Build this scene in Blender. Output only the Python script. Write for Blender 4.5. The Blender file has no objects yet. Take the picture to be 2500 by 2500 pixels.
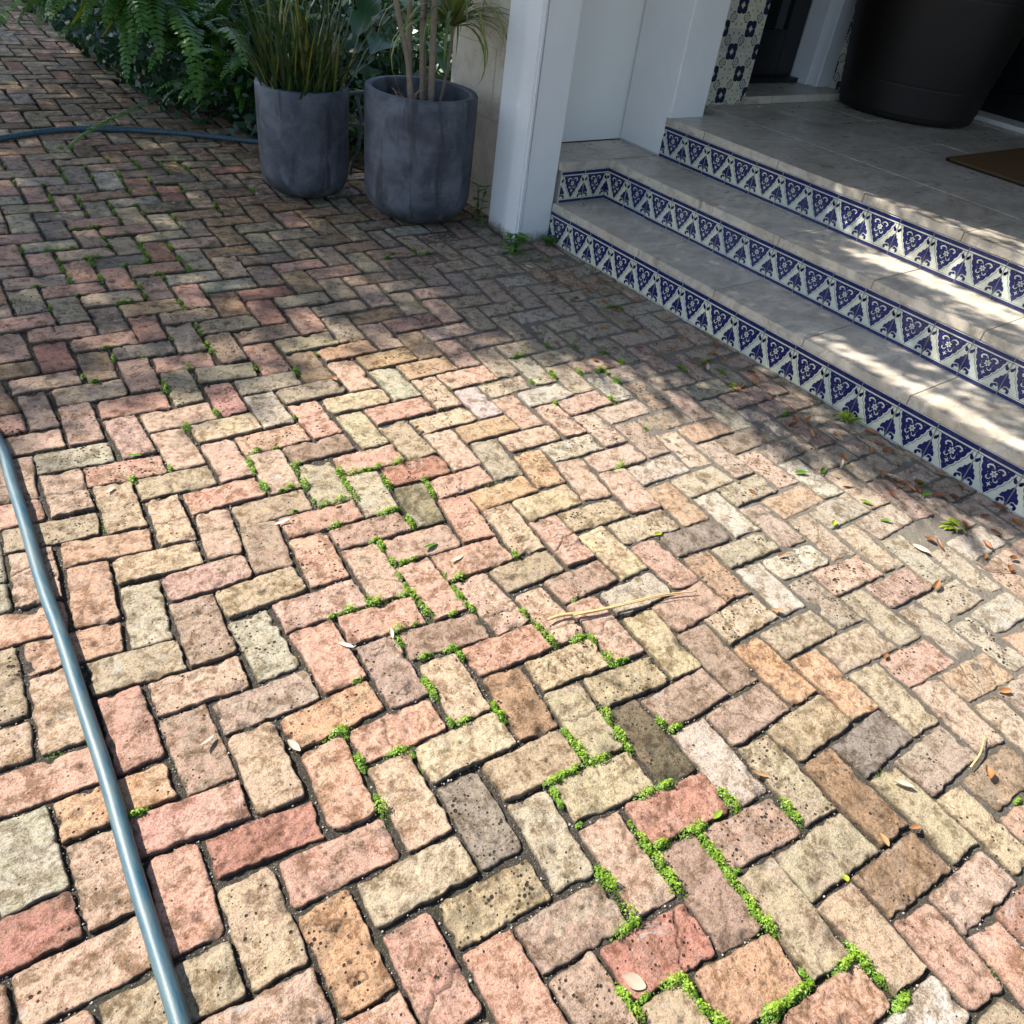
import bpy, bmesh, math, random
import numpy as np
from mathutils import Vector, Matrix

# ------------------------------------------------------------------ camera, sky, sun, exposure
S = bpy.context.scene
CAM_POS = np.array([-2.73275951, -3.11560287, 1.45692286])
FPX = 1977.825
RW = np.array([[0.80051336, -0.58713425, 0.12021535], [-0.2916867, -0.55691892, -0.77766329], [0.52354295, 0.58746464, -0.61708028]])
cd = bpy.data.cameras.new('camera'); cam = bpy.data.objects.new('camera', cd)
S.collection.objects.link(cam)
m4 = Matrix.Identity(4)
for r_ in range(3):
    m4[r_][0] = RW[0][r_]; m4[r_][1] = -RW[1][r_]; m4[r_][2] = -RW[2][r_]; m4[r_][3] = CAM_POS[r_]
cam.matrix_world = m4
cd.sensor_width = 36.0; cd.lens = FPX / 2500 * 36.0
cd.clip_start = 0.05; cd.clip_end = 500
S.camera = cam

SUN = np.array([-0.60, 0.75, 1.0]); SUN_N = SUN / np.linalg.norm(SUN)
SUN_EL = math.asin(SUN_N[2]); SUN_AZ = math.atan2(SUN[0], SUN[1])
w = bpy.data.worlds.new('World'); S.world = w; w.use_nodes = True
wn = w.node_tree.nodes; wl = w.node_tree.links
sky = wn.new('ShaderNodeTexSky'); sky.sky_type = 'NISHITA'; sky.sun_disc = False
sky.sun_elevation = SUN_EL; sky.sun_rotation = SUN_AZ; sky.altitude = 0; sky.air_density = 1.0; sky.dust_density = 1.2
bg = wn['Background']; bg.inputs['Strength'].default_value = 0.105
wl.new(sky.outputs[0], bg.inputs['Color'])
sl = bpy.data.lights.new('sun', 'SUN'); sl.energy = 5.0; sl.angle = math.radians(0.55); sl.color = (1.0, 0.955, 0.88)
sun = bpy.data.objects.new('sun', sl); S.collection.objects.link(sun)
sun.rotation_euler = Vector(SUN_N).to_track_quat('Z', 'Y').to_euler()
S.view_settings.view_transform = 'Standard'; S.view_settings.look = 'None'
S.view_settings.gamma = 1.0; S.view_settings.exposure = 1.22
S.view_settings.use_curve_mapping = False

# ------------------------------------------------------------------ helpers
COL = S.collection
rng = np.random.default_rng(11); R = random.Random(5)

def bp(x, y, axis=2, val=0.0):
    """point of the photograph carried onto a world plane"""
    r = RW.T @ np.array([(x - 1250) / FPX, (y - 1250) / FPX, 1.0])
    return CAM_POS + (val - CAM_POS[axis]) / r[axis] * r

def w2p(W):
    q = (np.atleast_2d(W) - CAM_POS) @ RW.T
    return np.stack([FPX * q[:, 0] / q[:, 2] + 1250, FPX * q[:, 1] / q[:, 2] + 1250], 1)

def mesh_from(name, V, F, smooth=False):
    me = bpy.data.meshes.new(name)
    V = np.asarray(V, np.float32)
    if isinstance(F, np.ndarray):
        n, k = F.shape
        me.vertices.add(len(V)); me.vertices.foreach_set('co', V.ravel())
        me.loops.add(n * k); me.loops.foreach_set('vertex_index', F.astype(np.int32).ravel())
        me.polygons.add(n); me.polygons.foreach_set('loop_start', np.arange(0, n * k, k, dtype=np.int32))
        me.polygons.foreach_set('loop_total', np.full(n, k, np.int32))
        me.update(calc_edges=True)
    else:
        me.from_pydata([tuple(map(float, v)) for v in V], [], [tuple(int(i) for i in f) for f in F]); me.update()
    if smooth: me.polygons.foreach_set('use_smooth', np.ones(len(me.polygons), bool))
    return me

def link(name, me, mat=None, parent=None, loc=None):
    o = bpy.data.objects.new(name, me); COL.objects.link(o)
    if mat is not None and me is not None and len(me.materials) == 0:
        for m in (mat if isinstance(mat, (list, tuple)) else [mat]): me.materials.append(m)
    if parent is not None: o.parent = parent
    if loc is not None: o.location = loc
    return o

def tag(o, label=None, cat=None, group=None, kind=None):
    if label: o['label'] = label
    if cat: o['category'] = cat
    if group: o['group'] = group
    if kind: o['kind'] = kind
    return o

def empty(name, loc=(0, 0, 0), **k):
    o = bpy.data.objects.new(name, None); COL.objects.link(o); o.location = loc
    o.empty_display_size = .05
    return tag(o, **k)

class MB:
    """collects simple shapes into one mesh"""
    def __init__(s): s.v = []; s.f = []; s.m = []
    def add(s, vs, fs, mi=0):
        b = len(s.v); s.v += [tuple(map(float, v)) for v in vs]; s.f += [tuple(b + i for i in f) for f in fs]; s.m += [mi] * len(fs)
    def box(s, x0, y0, z0, x1, y1, z1, mi=0):
        s.add([(x0, y0, z0), (x1, y0, z0), (x1, y1, z0), (x0, y1, z0), (x0, y0, z1), (x1, y0, z1), (x1, y1, z1), (x0, y1, z1)],
              [(3, 2, 1, 0), (4, 5, 6, 7), (0, 1, 5, 4), (1, 2, 6, 5), (2, 3, 7, 6), (3, 0, 4, 7)], mi)
    def prism(s, pts, z0, z1, mi=0):
        n = len(pts)
        s.add([(x, y, z0) for x, y in pts] + [(x, y, z1) for x, y in pts],
              [tuple(range(n - 1, -1, -1)), tuple(range(n, 2 * n))] + [(i, (i + 1) % n, n + (i + 1) % n, n + i) for i in range(n)], mi)
    def tube(s, path, rad, seg=10, cap=True, mi=0):
        P = [np.array(p, float) for p in path]; n = len(P)
        rs = rad if hasattr(rad, '__len__') else [rad] * n
        vs = []; up = np.array([0.03, 0.02, 1.0]); 
        for i in range(n):
            t = P[min(i + 1, n - 1)] - P[max(i - 1, 0)]; t /= np.linalg.norm(t) + 1e-9
            a = np.cross(t, up if abs(t[2]) < .95 else np.array([1., 0, 0])); a /= np.linalg.norm(a); b = np.cross(a, t)
            for k in range(seg):
                an = 2 * math.pi * k / seg
                vs.append(P[i] + rs[i] * (math.cos(an) * a + math.sin(an) * b))
        fs = [(i * seg + k, i * seg + (k + 1) % seg, (i + 1) * seg + (k + 1) % seg, (i + 1) * seg + k) for i in range(n - 1) for k in range(seg)]
        if cap: fs += [tuple(range(seg)), tuple((n - 1) * seg + k for k in range(seg - 1, -1, -1))]
        s.add(vs, fs, mi)
    def lathe(s, prof, c, seg=48, mi=0):
        vs = [(c[0] + r * math.cos(2 * math.pi * k / seg), c[1] + r * math.sin(2 * math.pi * k / seg), c[2] + z) for r, z in prof for k in range(seg)]
        fs = [(i * seg + k, i * seg + (k + 1) % seg, (i + 1) * seg + (k + 1) % seg, (i + 1) * seg + k) for i in range(len(prof) - 1) for k in range(seg)]
        s.add(vs, fs, mi)
    def mesh(s, name, smooth=False, bevel=0, seg=2):
        me = mesh_from(name, s.v, s.f)
        me.polygons.foreach_set('material_index', np.array(s.m, np.int32))
        bm = bmesh.new(); bm.from_mesh(me)
        if bevel:
            bmesh.ops.bevel(bm, geom=bm.edges[:], offset=bevel, segments=seg, affect='EDGES', clamp_overlap=True)
        bmesh.ops.recalc_face_normals(bm, faces=bm.faces)
        bm.to_mesh(me); bm.free()
        if smooth: me.polygons.foreach_set('use_smooth', np.ones(len(me.polygons), bool))
        return me
    def build(s, name, mat, parent=None, smooth=False, bevel=0, loc=None, seg=2):
        return link(name, s.mesh(name, smooth, bevel, seg), mat, parent, loc)

# ---- tiny value noise
_T = np.random.default_rng(3).random((256, 256))
def vnoise(x, y):
    xi = np.floor(x).astype(int); yi = np.floor(y).astype(int); fx = x - xi; fy = y - yi
    fx = fx * fx * (3 - 2 * fx); fy = fy * fy * (3 - 2 * fy)
    g = lambda a, b: _T[a & 255, b & 255]
    return (g(xi, yi) * (1 - fx) + g(xi + 1, yi) * fx) * (1 - fy) + (g(xi, yi + 1) * (1 - fx) + g(xi + 1, yi + 1) * fx) * fy
def fbm(x, y, o=3):
    s = 0; a = .5
    for k in range(o): s = s + a * (vnoise(x * 2 ** k + 17 * k, y * 2 ** k + 31 * k) - .5); a *= .5
    return s * 2

# ------------------------------------------------------------------ materials
def newmat(name):
    m = bpy.data.materials.new(name); m.use_nodes = True
    nt = m.node_tree; b = nt.nodes['Principled BSDF']
    return m, nt, b
def N(nt, typ, **k):
    n = nt.nodes.new(typ)
    for a, v in k.items():
        if a in ('operation', 'blend_type', 'data_type', 'feature', 'noise_dimensions', 'attribute_name', 'attribute_type', 'wave_type', 'bands_direction', 'distance', 'interpolation'): setattr(n, a, v)
        else: n.inputs[a].default_value = v
    return n
def L(nt, a, b): nt.links.new(a, b)
def ramp(nt, src, stops):
    r = nt.nodes.new('ShaderNodeValToRGB'); e = r.color_ramp.elements
    while len(e) > 1: e.remove(e[-1])
    e[0].position = stops[0][0]; e[0].color = (*stops[0][1], 1) if len(stops[0][1]) == 3 else stops[0][1]
    for p, c in stops[1:]:
        x = e.new(p); x.color = (*c, 1) if len(c) == 3 else c
    L(nt, src, r.inputs[0]); return r.outputs[0]
def g3(v): return (v, v, v)
def mix(nt, fac, a, b, bt='MIX'):
    n = nt.nodes.new('ShaderNodeMix'); n.data_type = 'RGBA'; n.blend_type = bt
    if isinstance(fac, (int, float)): n.inputs[0].default_value = fac
    else: L(nt, fac, n.inputs[0])
    for i, s_ in ((6, a), (7, b)):
        if isinstance(s_, tuple): n.inputs[i].default_value = (*s_, 1)
        else: L(nt, s_, n.inputs[i])
    return n.outputs[2]
def math_(nt, op, a, b=0.0):
    n = nt.nodes.new('ShaderNodeMath'); n.operation = op
    for i, s_ in ((0, a), (1, b)):
        if isinstance(s_, (int, float)): n.inputs[i].default_value = s_
        else: L(nt, s_, n.inputs[i])
    return n.outputs[0]
def noise(nt, vec, scale, detail=4, rough=.55, dist=0):
    n = nt.nodes.new('ShaderNodeTexNoise'); n.inputs['Scale'].default_value = scale; n.inputs['Detail'].default_value = detail
    n.inputs['Roughness'].default_value = rough; n.inputs['Distortion'].default_value = dist
    if vec is not None: L(nt, vec, n.inputs['Vector'])
    return n.outputs['Fac']
def bump(nt, b, h, strength=.5, dist=.002):
    n = nt.nodes.new('ShaderNodeBump'); n.inputs['Strength'].default_value = strength; n.inputs['Distance'].default_value = dist
    L(nt, h, n.inputs['Height']); L(nt, n.outputs[0], b.inputs['Normal']); return n
def coord(nt, which='Object'):
    return nt.nodes.new('ShaderNodeTexCoord').outputs[which]

def simple(name, col, rough=.5, var=.12, scale=30, bumpd=0.0, spec=.5, bscale=None, metallic=0):
    m, nt, b = newmat(name); co = coord(nt)
    n = noise(nt, co, scale, 5)
    c = mix(nt, n, tuple(max(0, x * (1 - var * 2)) for x in col), tuple(min(1, x * (1 + var * 2)) for x in col))
    L(nt, c, b.inputs['Base Color']); b.inputs['Roughness'].default_value = rough
    b.inputs['Specular IOR Level'].default_value = spec; b.inputs['Metallic'].default_value = metallic
    if bumpd: bump(nt, b, noise(nt, co, bscale or scale * 4, 6, .65), .7, bumpd)
    return m

def brick_material():
    m, nt, b = newmat('old_brick')
    a1 = N(nt, 'ShaderNodeAttribute', attribute_name='bcol'); a2 = N(nt, 'ShaderNodeAttribute', attribute_name='bcol2'); ad = N(nt, 'ShaderNodeAttribute', attribute_name='dirt')
    co = coord(nt)
    off = nt.nodes.new('ShaderNodeVectorMath'); off.operation = 'MULTIPLY_ADD'
    comb = nt.nodes.new('ShaderNodeCombineXYZ'); L(nt, a1.outputs['Alpha'], comb.inputs[2]); L(nt, a1.outputs['Alpha'], comb.inputs[0])
    sc = nt.nodes.new('ShaderNodeVectorMath'); sc.operation = 'SCALE'; L(nt, comb.outputs[0], sc.inputs[0]); sc.inputs['Scale'].default_value = 37.0
    ad3 = nt.nodes.new('ShaderNodeVectorMath'); ad3.operation = 'ADD'; L(nt, co, ad3.inputs[0]); L(nt, sc.outputs[0], ad3.inputs[1]); v = ad3.outputs[0]
    nt.nodes.remove(off)
    blot = noise(nt, v, 17, 6, .68, .8)
    c = mix(nt, ramp(nt, blot, [(.44, g3(0)), (.60, g3(1))]), a1.outputs['Color'], a2.outputs['Color'])
    # clay cloudiness
    c = mix(nt, ramp(nt, noise(nt, v, 45, 6, .72), [(.40, g3(0)), (.64, g3(.9))]), c, mix(nt, 1.0, c, (1.25, 1.22, 1.17), 'MULTIPLY'))
    c = mix(nt, ramp(nt, noise(nt, v, 26, 8, .76, .4), [(.40, g3(.9)), (.52, g3(0))]), c, mix(nt, 1.0, c, (.40, .34, .26), 'MULTIPLY'))
    c = mix(nt, ramp(nt, noise(nt, v, 120, 6, .78, .2), [(.36, g3(.85)), (.47, g3(0))]), c, mix(nt, 1.0, c, (.42, .37, .31), 'MULTIPLY'))
    c = mix(nt, ramp(nt, noise(nt, v, 95, 4, .7), [(.56, g3(0)), (.68, g3(.5))]), c, mix(nt, 1.0, c, (1.3, 1.28, 1.22), 'MULTIPLY'))
    # fine grit
    grit = noise(nt, v, 300, 3, .75)
    c = mix(nt, ramp(nt, grit, [(.36, g3(.7)), (.47, g3(0))]), c, mix(nt, 1.0, c, (.38, .34, .29), 'MULTIPLY'))
    c = mix(nt, ramp(nt, grit, [(.60, g3(0)), (.74, g3(.45))]), c, (.66, .60, .50))
    # small dark pits of the clay, more of them where bcol2's alpha is high
    vo = nt.nodes.new('ShaderNodeTexVoronoi'); vo.inputs['Scale'].default_value = 85; vo.inputs['Randomness'].default_value = 1.0; L(nt, v, vo.inputs['Vector'])
    sel = noise(nt, v, 30, 2, .5)
    thr = math_(nt, 'MULTIPLY', math_(nt, 'SUBTRACT', math_(nt, 'ADD', sel, a2.outputs['Alpha']), .68), 1.1)
    pit = math_(nt, 'MULTIPLY', math_(nt, 'SUBTRACT', thr, vo.outputs['Distance']), 9.0)
    pitc = nt.nodes.new('ShaderNodeClamp'); L(nt, pit, pitc.inputs[0])
    c = mix(nt, pitc.outputs[0], c, (.035, .026, .018))
    # lime or old mortar films
    lime = ramp(nt, noise(nt, v, 12, 8, .78, .8), [(.60, g3(0)), (.67, g3(.6))])
    c = mix(nt, lime, c, (.42, .405, .37))
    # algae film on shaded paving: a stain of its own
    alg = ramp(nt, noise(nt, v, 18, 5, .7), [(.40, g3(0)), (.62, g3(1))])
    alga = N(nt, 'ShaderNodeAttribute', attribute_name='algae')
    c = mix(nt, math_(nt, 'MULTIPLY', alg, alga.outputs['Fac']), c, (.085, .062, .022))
    dn = math_(nt, 'MULTIPLY', ad.outputs['Fac'], ramp(nt, noise(nt, co, 160, 4, .7), [(.25, g3(.55)), (.6, g3(1))]))
    dcl = nt.nodes.new('ShaderNodeClamp'); L(nt, dn, dcl.inputs[0])
    c = mix(nt, dcl.outputs[0], c, (.040, .030, .020))
    L(nt, c, b.inputs['Base Color'])
    b.inputs['Roughness'].default_value = .86; b.inputs['Specular IOR Level'].default_value = .28
    h = math_(nt, 'ADD', math_(nt, 'MULTIPLY', noise(nt, v, 90, 8, .78), 1.5), math_(nt, 'MULTIPLY', grit, .4))
    h = math_(nt, 'SUBTRACT', h, math_(nt, 'MULTIPLY', pitc.outputs[0], .9))
    bump(nt, b, h, 1.0, .0045)
    return m

def soil_material(name, base, light, amt=.25):
    m, nt, b = newmat(name); co = coord(nt)
    c = mix(nt, ramp(nt, noise(nt, co, 60, 6, .7), [(.3, g3(0)), (.7, g3(1))]), tuple(x * .55 for x in base), base)
    c = mix(nt, ramp(nt, noise(nt, co, 330, 3, .7), [(.56, g3(0)), (.66, g3(amt * 2.2))]), c, light)
    c = mix(nt, ramp(nt, noise(nt, co, 6, 3, .6), [(.5, g3(0)), (.7, g3(.35))]), c, (.05, .06, .02))
    if name == 'joint_sand':   # paler sand swept into the joints towards the steps
        sp_ = nt.nodes.new('ShaderNodeSeparateXYZ'); L(nt, co, sp_.inputs[0])
        f = ramp(nt, math_(nt, 'ADD', math_(nt, 'MULTIPLY', sp_.outputs[0], .9), math_(nt, 'ADD', noise(nt, co, 9, 5, .7), .95)), [(.12, g3(0)), (.95, g3(.85))])
        f2 = ramp(nt, math_(nt, 'MULTIPLY', math_(nt, 'SUBTRACT', .6, sp_.outputs[1]), .8), [(.1, g3(0)), (.8, g3(1))])
        c = mix(nt, math_(nt, 'MULTIPLY', f, f2), c, mix(nt, noise(nt, co, 150, 5, .7), (.14, .12, .095), (.36, .32, .26)))
    L(nt, c, b.inputs['Base Color']); b.inputs['Roughness'].default_value = .95; b.inputs['Specular IOR Level'].default_value = .2
    bump(nt, b, noise(nt, co, 140, 8, .75), 1.0, .012)
    return m

def leaf_material(name, cols, rough=.45, trans=.25, scale=8):
    m, nt, b = newmat(name); co = coord(nt)
    at = N(nt, 'ShaderNodeAttribute', attribute_name='lcol')
    n = noise(nt, co, scale, 4)
    f = math_(nt, 'ADD', math_(nt, 'MULTIPLY', at.outputs['Fac'], .75), math_(nt, 'MULTIPLY', n, .35))
    k = len(cols); c = ramp(nt, f, [(i / (k - 1) if k > 1 else 0, c_) for i, c_ in enumerate(cols)])
    L(nt, c, b.inputs['Base Color']); b.inputs['Roughness'].default_value = rough
    tr = nt.nodes.new('ShaderNodeBsdfTranslucent'); L(nt, mix(nt, 1.0, c, (1.5, 1.6, .7), 'MULTIPLY'), tr.inputs['Color'])
    ms = nt.nodes.new('ShaderNodeMixShader'); ms.inputs[0].default_value = trans
    L(nt, b.outputs[0], ms.inputs[1]); L(nt, tr.outputs[0], ms.inputs[2])
    L(nt, ms.outputs[0], nt.nodes['Material Output'].inputs[0])
    return m

def stucco(name, col, bd=.0012, bs=160, stain=.15):
    m, nt, b = newmat(name); co = coord(nt)
    c = mix(nt, ramp(nt, noise(nt, co, 5, 6, .65), [(.35, g3(stain)), (.62, g3(0))]), col, tuple(x * .72 for x in col))
    sep = nt.nodes.new('ShaderNodeSeparateXYZ'); L(nt, co, sep.inputs[0])
    low = ramp(nt, math_(nt, 'ADD', sep.outputs[2], math_(nt, 'MULTIPLY', noise(nt, co, 30, 5, .7), .09)), [(.055, g3(.85)), (.10, g3(0))])
    c = mix(nt, low, c, (.10, .10, .05))
    spk = ramp(nt, noise(nt, co, 210, 2, .5), [(.72, g3(0)), (.76, g3(.6))])
    c = mix(nt, spk, c, (.25, .24, .20))
    L(nt, c, b.inputs['Base Color']); b.inputs['Roughness'].default_value = .6
    bump(nt, b, math_(nt, 'ADD', noise(nt, co, bs, 5, .6), math_(nt, 'MULTIPLY', noise(nt, co, 22, 3, .5), 2.0)), .6, bd)
    return m

def travertine():
    m, nt, b = newmat('travertine'); co = coord(nt)
    mp = nt.nodes.new('ShaderNodeMapping'); mp.inputs['Scale'].default_value = (.55, 1.0, 1.0); mp.inputs['Rotation'].default_value = (0, 0, .5); L(nt, co, mp.inputs[0])
    n1 = noise(nt, mp.outputs[0], 6, 9, .66, .9); n2 = noise(nt, mp.outputs[0], 26, 9, .74, .5)
    c = ramp(nt, n1, [(.32, (.36, .30, .225)), (.46, (.52, .445, .345)), (.56, (.62, .545, .435)), (.70, (.46, .41, .34))])
    c = mix(nt, ramp(nt, n2, [(.38, g3(.6)), (.50, g3(0))]), c, (.26, .22, .17))
    c = mix(nt, ramp(nt, noise(nt, co, 3.5, 5, .6), [(.45, g3(0)), (.7, g3(.4))]), c, (.30, .29, .27))
    hol = ramp(nt, noise(nt, mp.outputs[0], 170, 4, .7), [(.29, g3(.9)), (.33, g3(0))])
    c = mix(nt, hol, c, (.13, .10, .07))
    L(nt, c, b.inputs['Base Color'])
    L(nt, ramp(nt, noise(nt, co, 7, 5, .6), [(.3, g3(.22)), (.7, g3(.45))]), b.inputs['Roughness'])
    bump(nt, b, math_(nt, 'SUBTRACT', math_(nt, 'MULTIPLY', n2, .4), hol), .35, .0012)
    return m

def glaze(name, col, rough=.14, var=.1):
    m, nt, b = newmat(name); co = coord(nt)
    c = mix(nt, noise(nt, co, 55, 5, .6), tuple(x * (1 - var) for x in col), tuple(x * (1 + var * 1.6) for x in col))
    oi = nt.nodes.new('ShaderNodeObjectInfo')
    c = mix(nt, 1.0, c, ramp(nt, oi.outputs['Random'], [(0, (.80, .84, .90)), (.5, (1, 1, 1)), (1, (1.12, 1.08, .98))]), 'MULTIPLY')
    wipe = ramp(nt, noise(nt, co, 9, 6, .7), [(.55, g3(0)), (.75, g3(.22))]); c = mix(nt, wipe, c, (.30, .27, .22))
    spk = ramp(nt, noise(nt, co, 380, 2, .5), [(.74, g3(0)), (.78, g3(.35))])
    c = mix(nt, spk, c, (.28, .27, .24))
    L(nt, c, b.inputs['Base Color'])
    L(nt, ramp(nt, noise(nt, co, 12, 4), [(.3, g3(rough)), (.7, g3(rough * 2.2))]), b.inputs['Roughness'])
    bump(nt, b, noise(nt, co, 45, 3), .3, .0009)
    return m

def concrete_pot():
    m, nt, b = newmat('pot_concrete'); co = coord(nt)
    mp = nt.nodes.new('ShaderNodeMapping'); mp.inputs['Scale'].default_value = (1, 1, .18); L(nt, co, mp.inputs[0])
    mh = nt.nodes.new('ShaderNodeMapping'); mh.inputs['Scale'].default_value = (.35, .35, 5); L(nt, co, mh.inputs[0])
    c = ramp(nt, noise(nt, co, 7, 7, .62, .5), [(.36, (.040, .045, .056)), (.5, (.075, .083, .100)), (.64, (.125, .134, .155))])
    c = mix(nt, ramp(nt, noise(nt, mp.outputs[0], 16, 5, .6), [(.53, g3(0)), (.64, g3(.75))]), c, (.024, .025, .029))
    c = mix(nt, ramp(nt, noise(nt, mh.outputs[0], 14, 5, .7), [(.56, g3(0)), (.68, g3(.15))]), c, (.16, .165, .175))
    spk = noise(nt, co, 150, 3, .6)
    c = mix(nt, ramp(nt, spk, [(.28, g3(.8)), (.33, g3(0))]), c, (.02, .02, .023))
    c = mix(nt, ramp(nt, spk, [(.70, g3(0)), (.76, g3(.6))]), c, (.24, .24, .24))
    L(nt, c, b.inputs['Base Color']); b.inputs['Roughness'].default_value = .62
    bump(nt, b, math_(nt, 'ADD', noise(nt, co, 150, 6, .65), math_(nt, 'MULTIPLY', noise(nt, mh.outputs[0], 40, 3), .8)), .6, .0018)
    return m

def coral():
    m, nt, b = newmat('coral_stone'); co = coord(nt)
    mp = nt.nodes.new('ShaderNodeMapping'); mp.inputs['Scale'].default_value = (1, 1, 2.2); L(nt, co, mp.inputs[0])
    c = ramp(nt, noise(nt, co, 10, 7, .6), [(.3, (.62, .52, .39)), (.6, (.76, .67, .53)), (.8, (.68, .60, .49))])
    p_ = ramp(nt, noise(nt, mp.outputs[0], 75, 4, .65), [(.31, g3(1)), (.36, g3(0))])
    c = mix(nt, p_, c, (.16, .12, .08)); L(nt, c, b.inputs['Base Color']); b.inputs['Roughness'].default_value = .85
    bump(nt, b, math_(nt, 'SUBTRACT', noise(nt, co, 90, 5), p_), .7, .003)
    return m

M = {}
M['brick'] = brick_material()
M['soil'] = soil_material('joint_sand', (.075, .062, .048), (.33, .31, .27), .3)
M['bed'] = soil_material('garden_mulch', (.040, .030, .020), (.14, .11, .07), .1)
M['white'] = stucco('white_stucco', (.80, .80, .78))
M['white_smooth'] = stucco('white_wall_paint', (.78, .78, .74), .0005, 90, .08)
M['trim'] = simple('white_trim', (.72, .73, .74), .4, .03, 9, .0006)
M['trav'] = travertine()
M['navy'] = glaze('navy_glaze', (.012, .014, .085), .12, .25)
M['cream'] = glaze('cream_glaze', (.56, .57, .46), .16, .06)
M['grout'] = simple('grout', (.60, .58, .55), .9, .12, 60, .0015)
M['ivory'] = glaze('ivory_glaze', (.55, .52, .41), .25, .08)
M['ink'] = glaze('dark_blue_glaze', (.010, .012, .040), .2, .2)
M['pot'] = concrete_pot()
M['coral'] = coral()
M['black'] = simple('black_paint', (.008, .008, .009), .35, .1, 20)
M['ceil'] = simple('porch_ceiling_paint', (.30, .29, .27), .7, .05, 5)
M['potsoil'] = soil_material('potting_soil', (.030, .020, .012), (.10, .07, .04), .1)

def glass_mat():
    m, nt, b = newmat('dark_glass'); b.inputs['Base Color'].default_value = (.01, .012, .013, 1); b.inputs['Roughness'].default_value = .06
    b.inputs['Specular IOR Level'].default_value = .6; return m
M['glass'] = glass_mat()
def hose_mat():
    m, nt, b = newmat('hose_rubber'); co = coord(nt)
    mp = nt.nodes.new('ShaderNodeMapping'); mp.inputs['Scale'].default_value = (1, .12, 1); L(nt, co, mp.inputs[0])
    c = mix(nt, ramp(nt, noise(nt, mp.outputs[0], 90, 6, .7), [(.38, g3(0)), (.60, g3(.9))]), (.008, .062, .105), (.075, .115, .12))
    c = mix(nt, ramp(nt, noise(nt, co, 5, 4, .6), [(.45, g3(0)), (.7, g3(.5))]), c, (.075, .10, .105))
    L(nt, c, b.inputs['Base Color']); b.inputs['Roughness'].default_value = .48; b.inputs['Specular IOR Level'].default_value = .5
    bump(nt, b, noise(nt, co, 260, 4, .6), .35, .0008); return m
M['hose'] = hose_mat()
M['weed'] = leaf_material('weed_leaf', [(.045, .11, .010), (.15, .27, .018), (.34, .44, .05)], .5, .3, 40)
M['fern'] = leaf_material('fern_leaf', [(.016, .060, .012), (.045, .135, .018), (.12, .24, .03)], .42, .25, 12)
M['dark_leaf'] = leaf_material('dark_broad_leaf', [(.012, .040, .016), (.025, .075, .026), (.05, .11, .03)], .35, .15, 5)
M['lime_leaf'] = leaf_material('yellow_green_leaf', [(.16, .26, .02), (.30, .38, .03), (.38, .40, .05)], .4, .35, 6)
M['spike'] = leaf_material('spike_leaf', [(.012, .032, .010), (.030, .062, .014), (.10, .125, .022), (.34, .26, .04)], .45, .1, 14)
M['strap'] = leaf_material('strap_leaf', [(.05, .085, .03), (.16, .20, .05), (.34, .33, .09)], .42, .2, 18)
M['dead'] = leaf_material('dead_leaf', [(.10, .030, .012), (.26, .10, .030), (.42, .26, .12)], .5, .1, 40)
M['pale'] = leaf_material('pale_dry_leaf', [(.42, .30, .20), (.58, .47, .36), (.62, .56, .46)], .5, .1, 40)
M['green_fallen'] = leaf_material('green_fallen_leaf', [(.03, .10, .01), (.10, .22, .02), (.32, .36, .03)], .35, .15, 30)
M['twig'] = simple('dry_twig', (.24, .15, .08), .75, .2, 60, .001)
M['straw'] = simple('dry_palm_straw', (.50, .33, .15), .6, .25, 90, .001)
M['bark'] = simple('pale_bark', (.24, .18, .125), .85, .25, 45, .003)
M['pipe'] = simple('grey_pvc_pipe', (.15, .16, .17), .5, .08, 20)
M['jar'] = simple('woven_dark_jar', (.008, .005, .004), .5, .3, 60)
M['mat'] = simple('coir_mat', (.15, .085, .032), .95, .28, 260, .005, .2)
M['pebble'] = simple('joint_pebble', (.30, .28, .25), .8, .3, 200)

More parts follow.
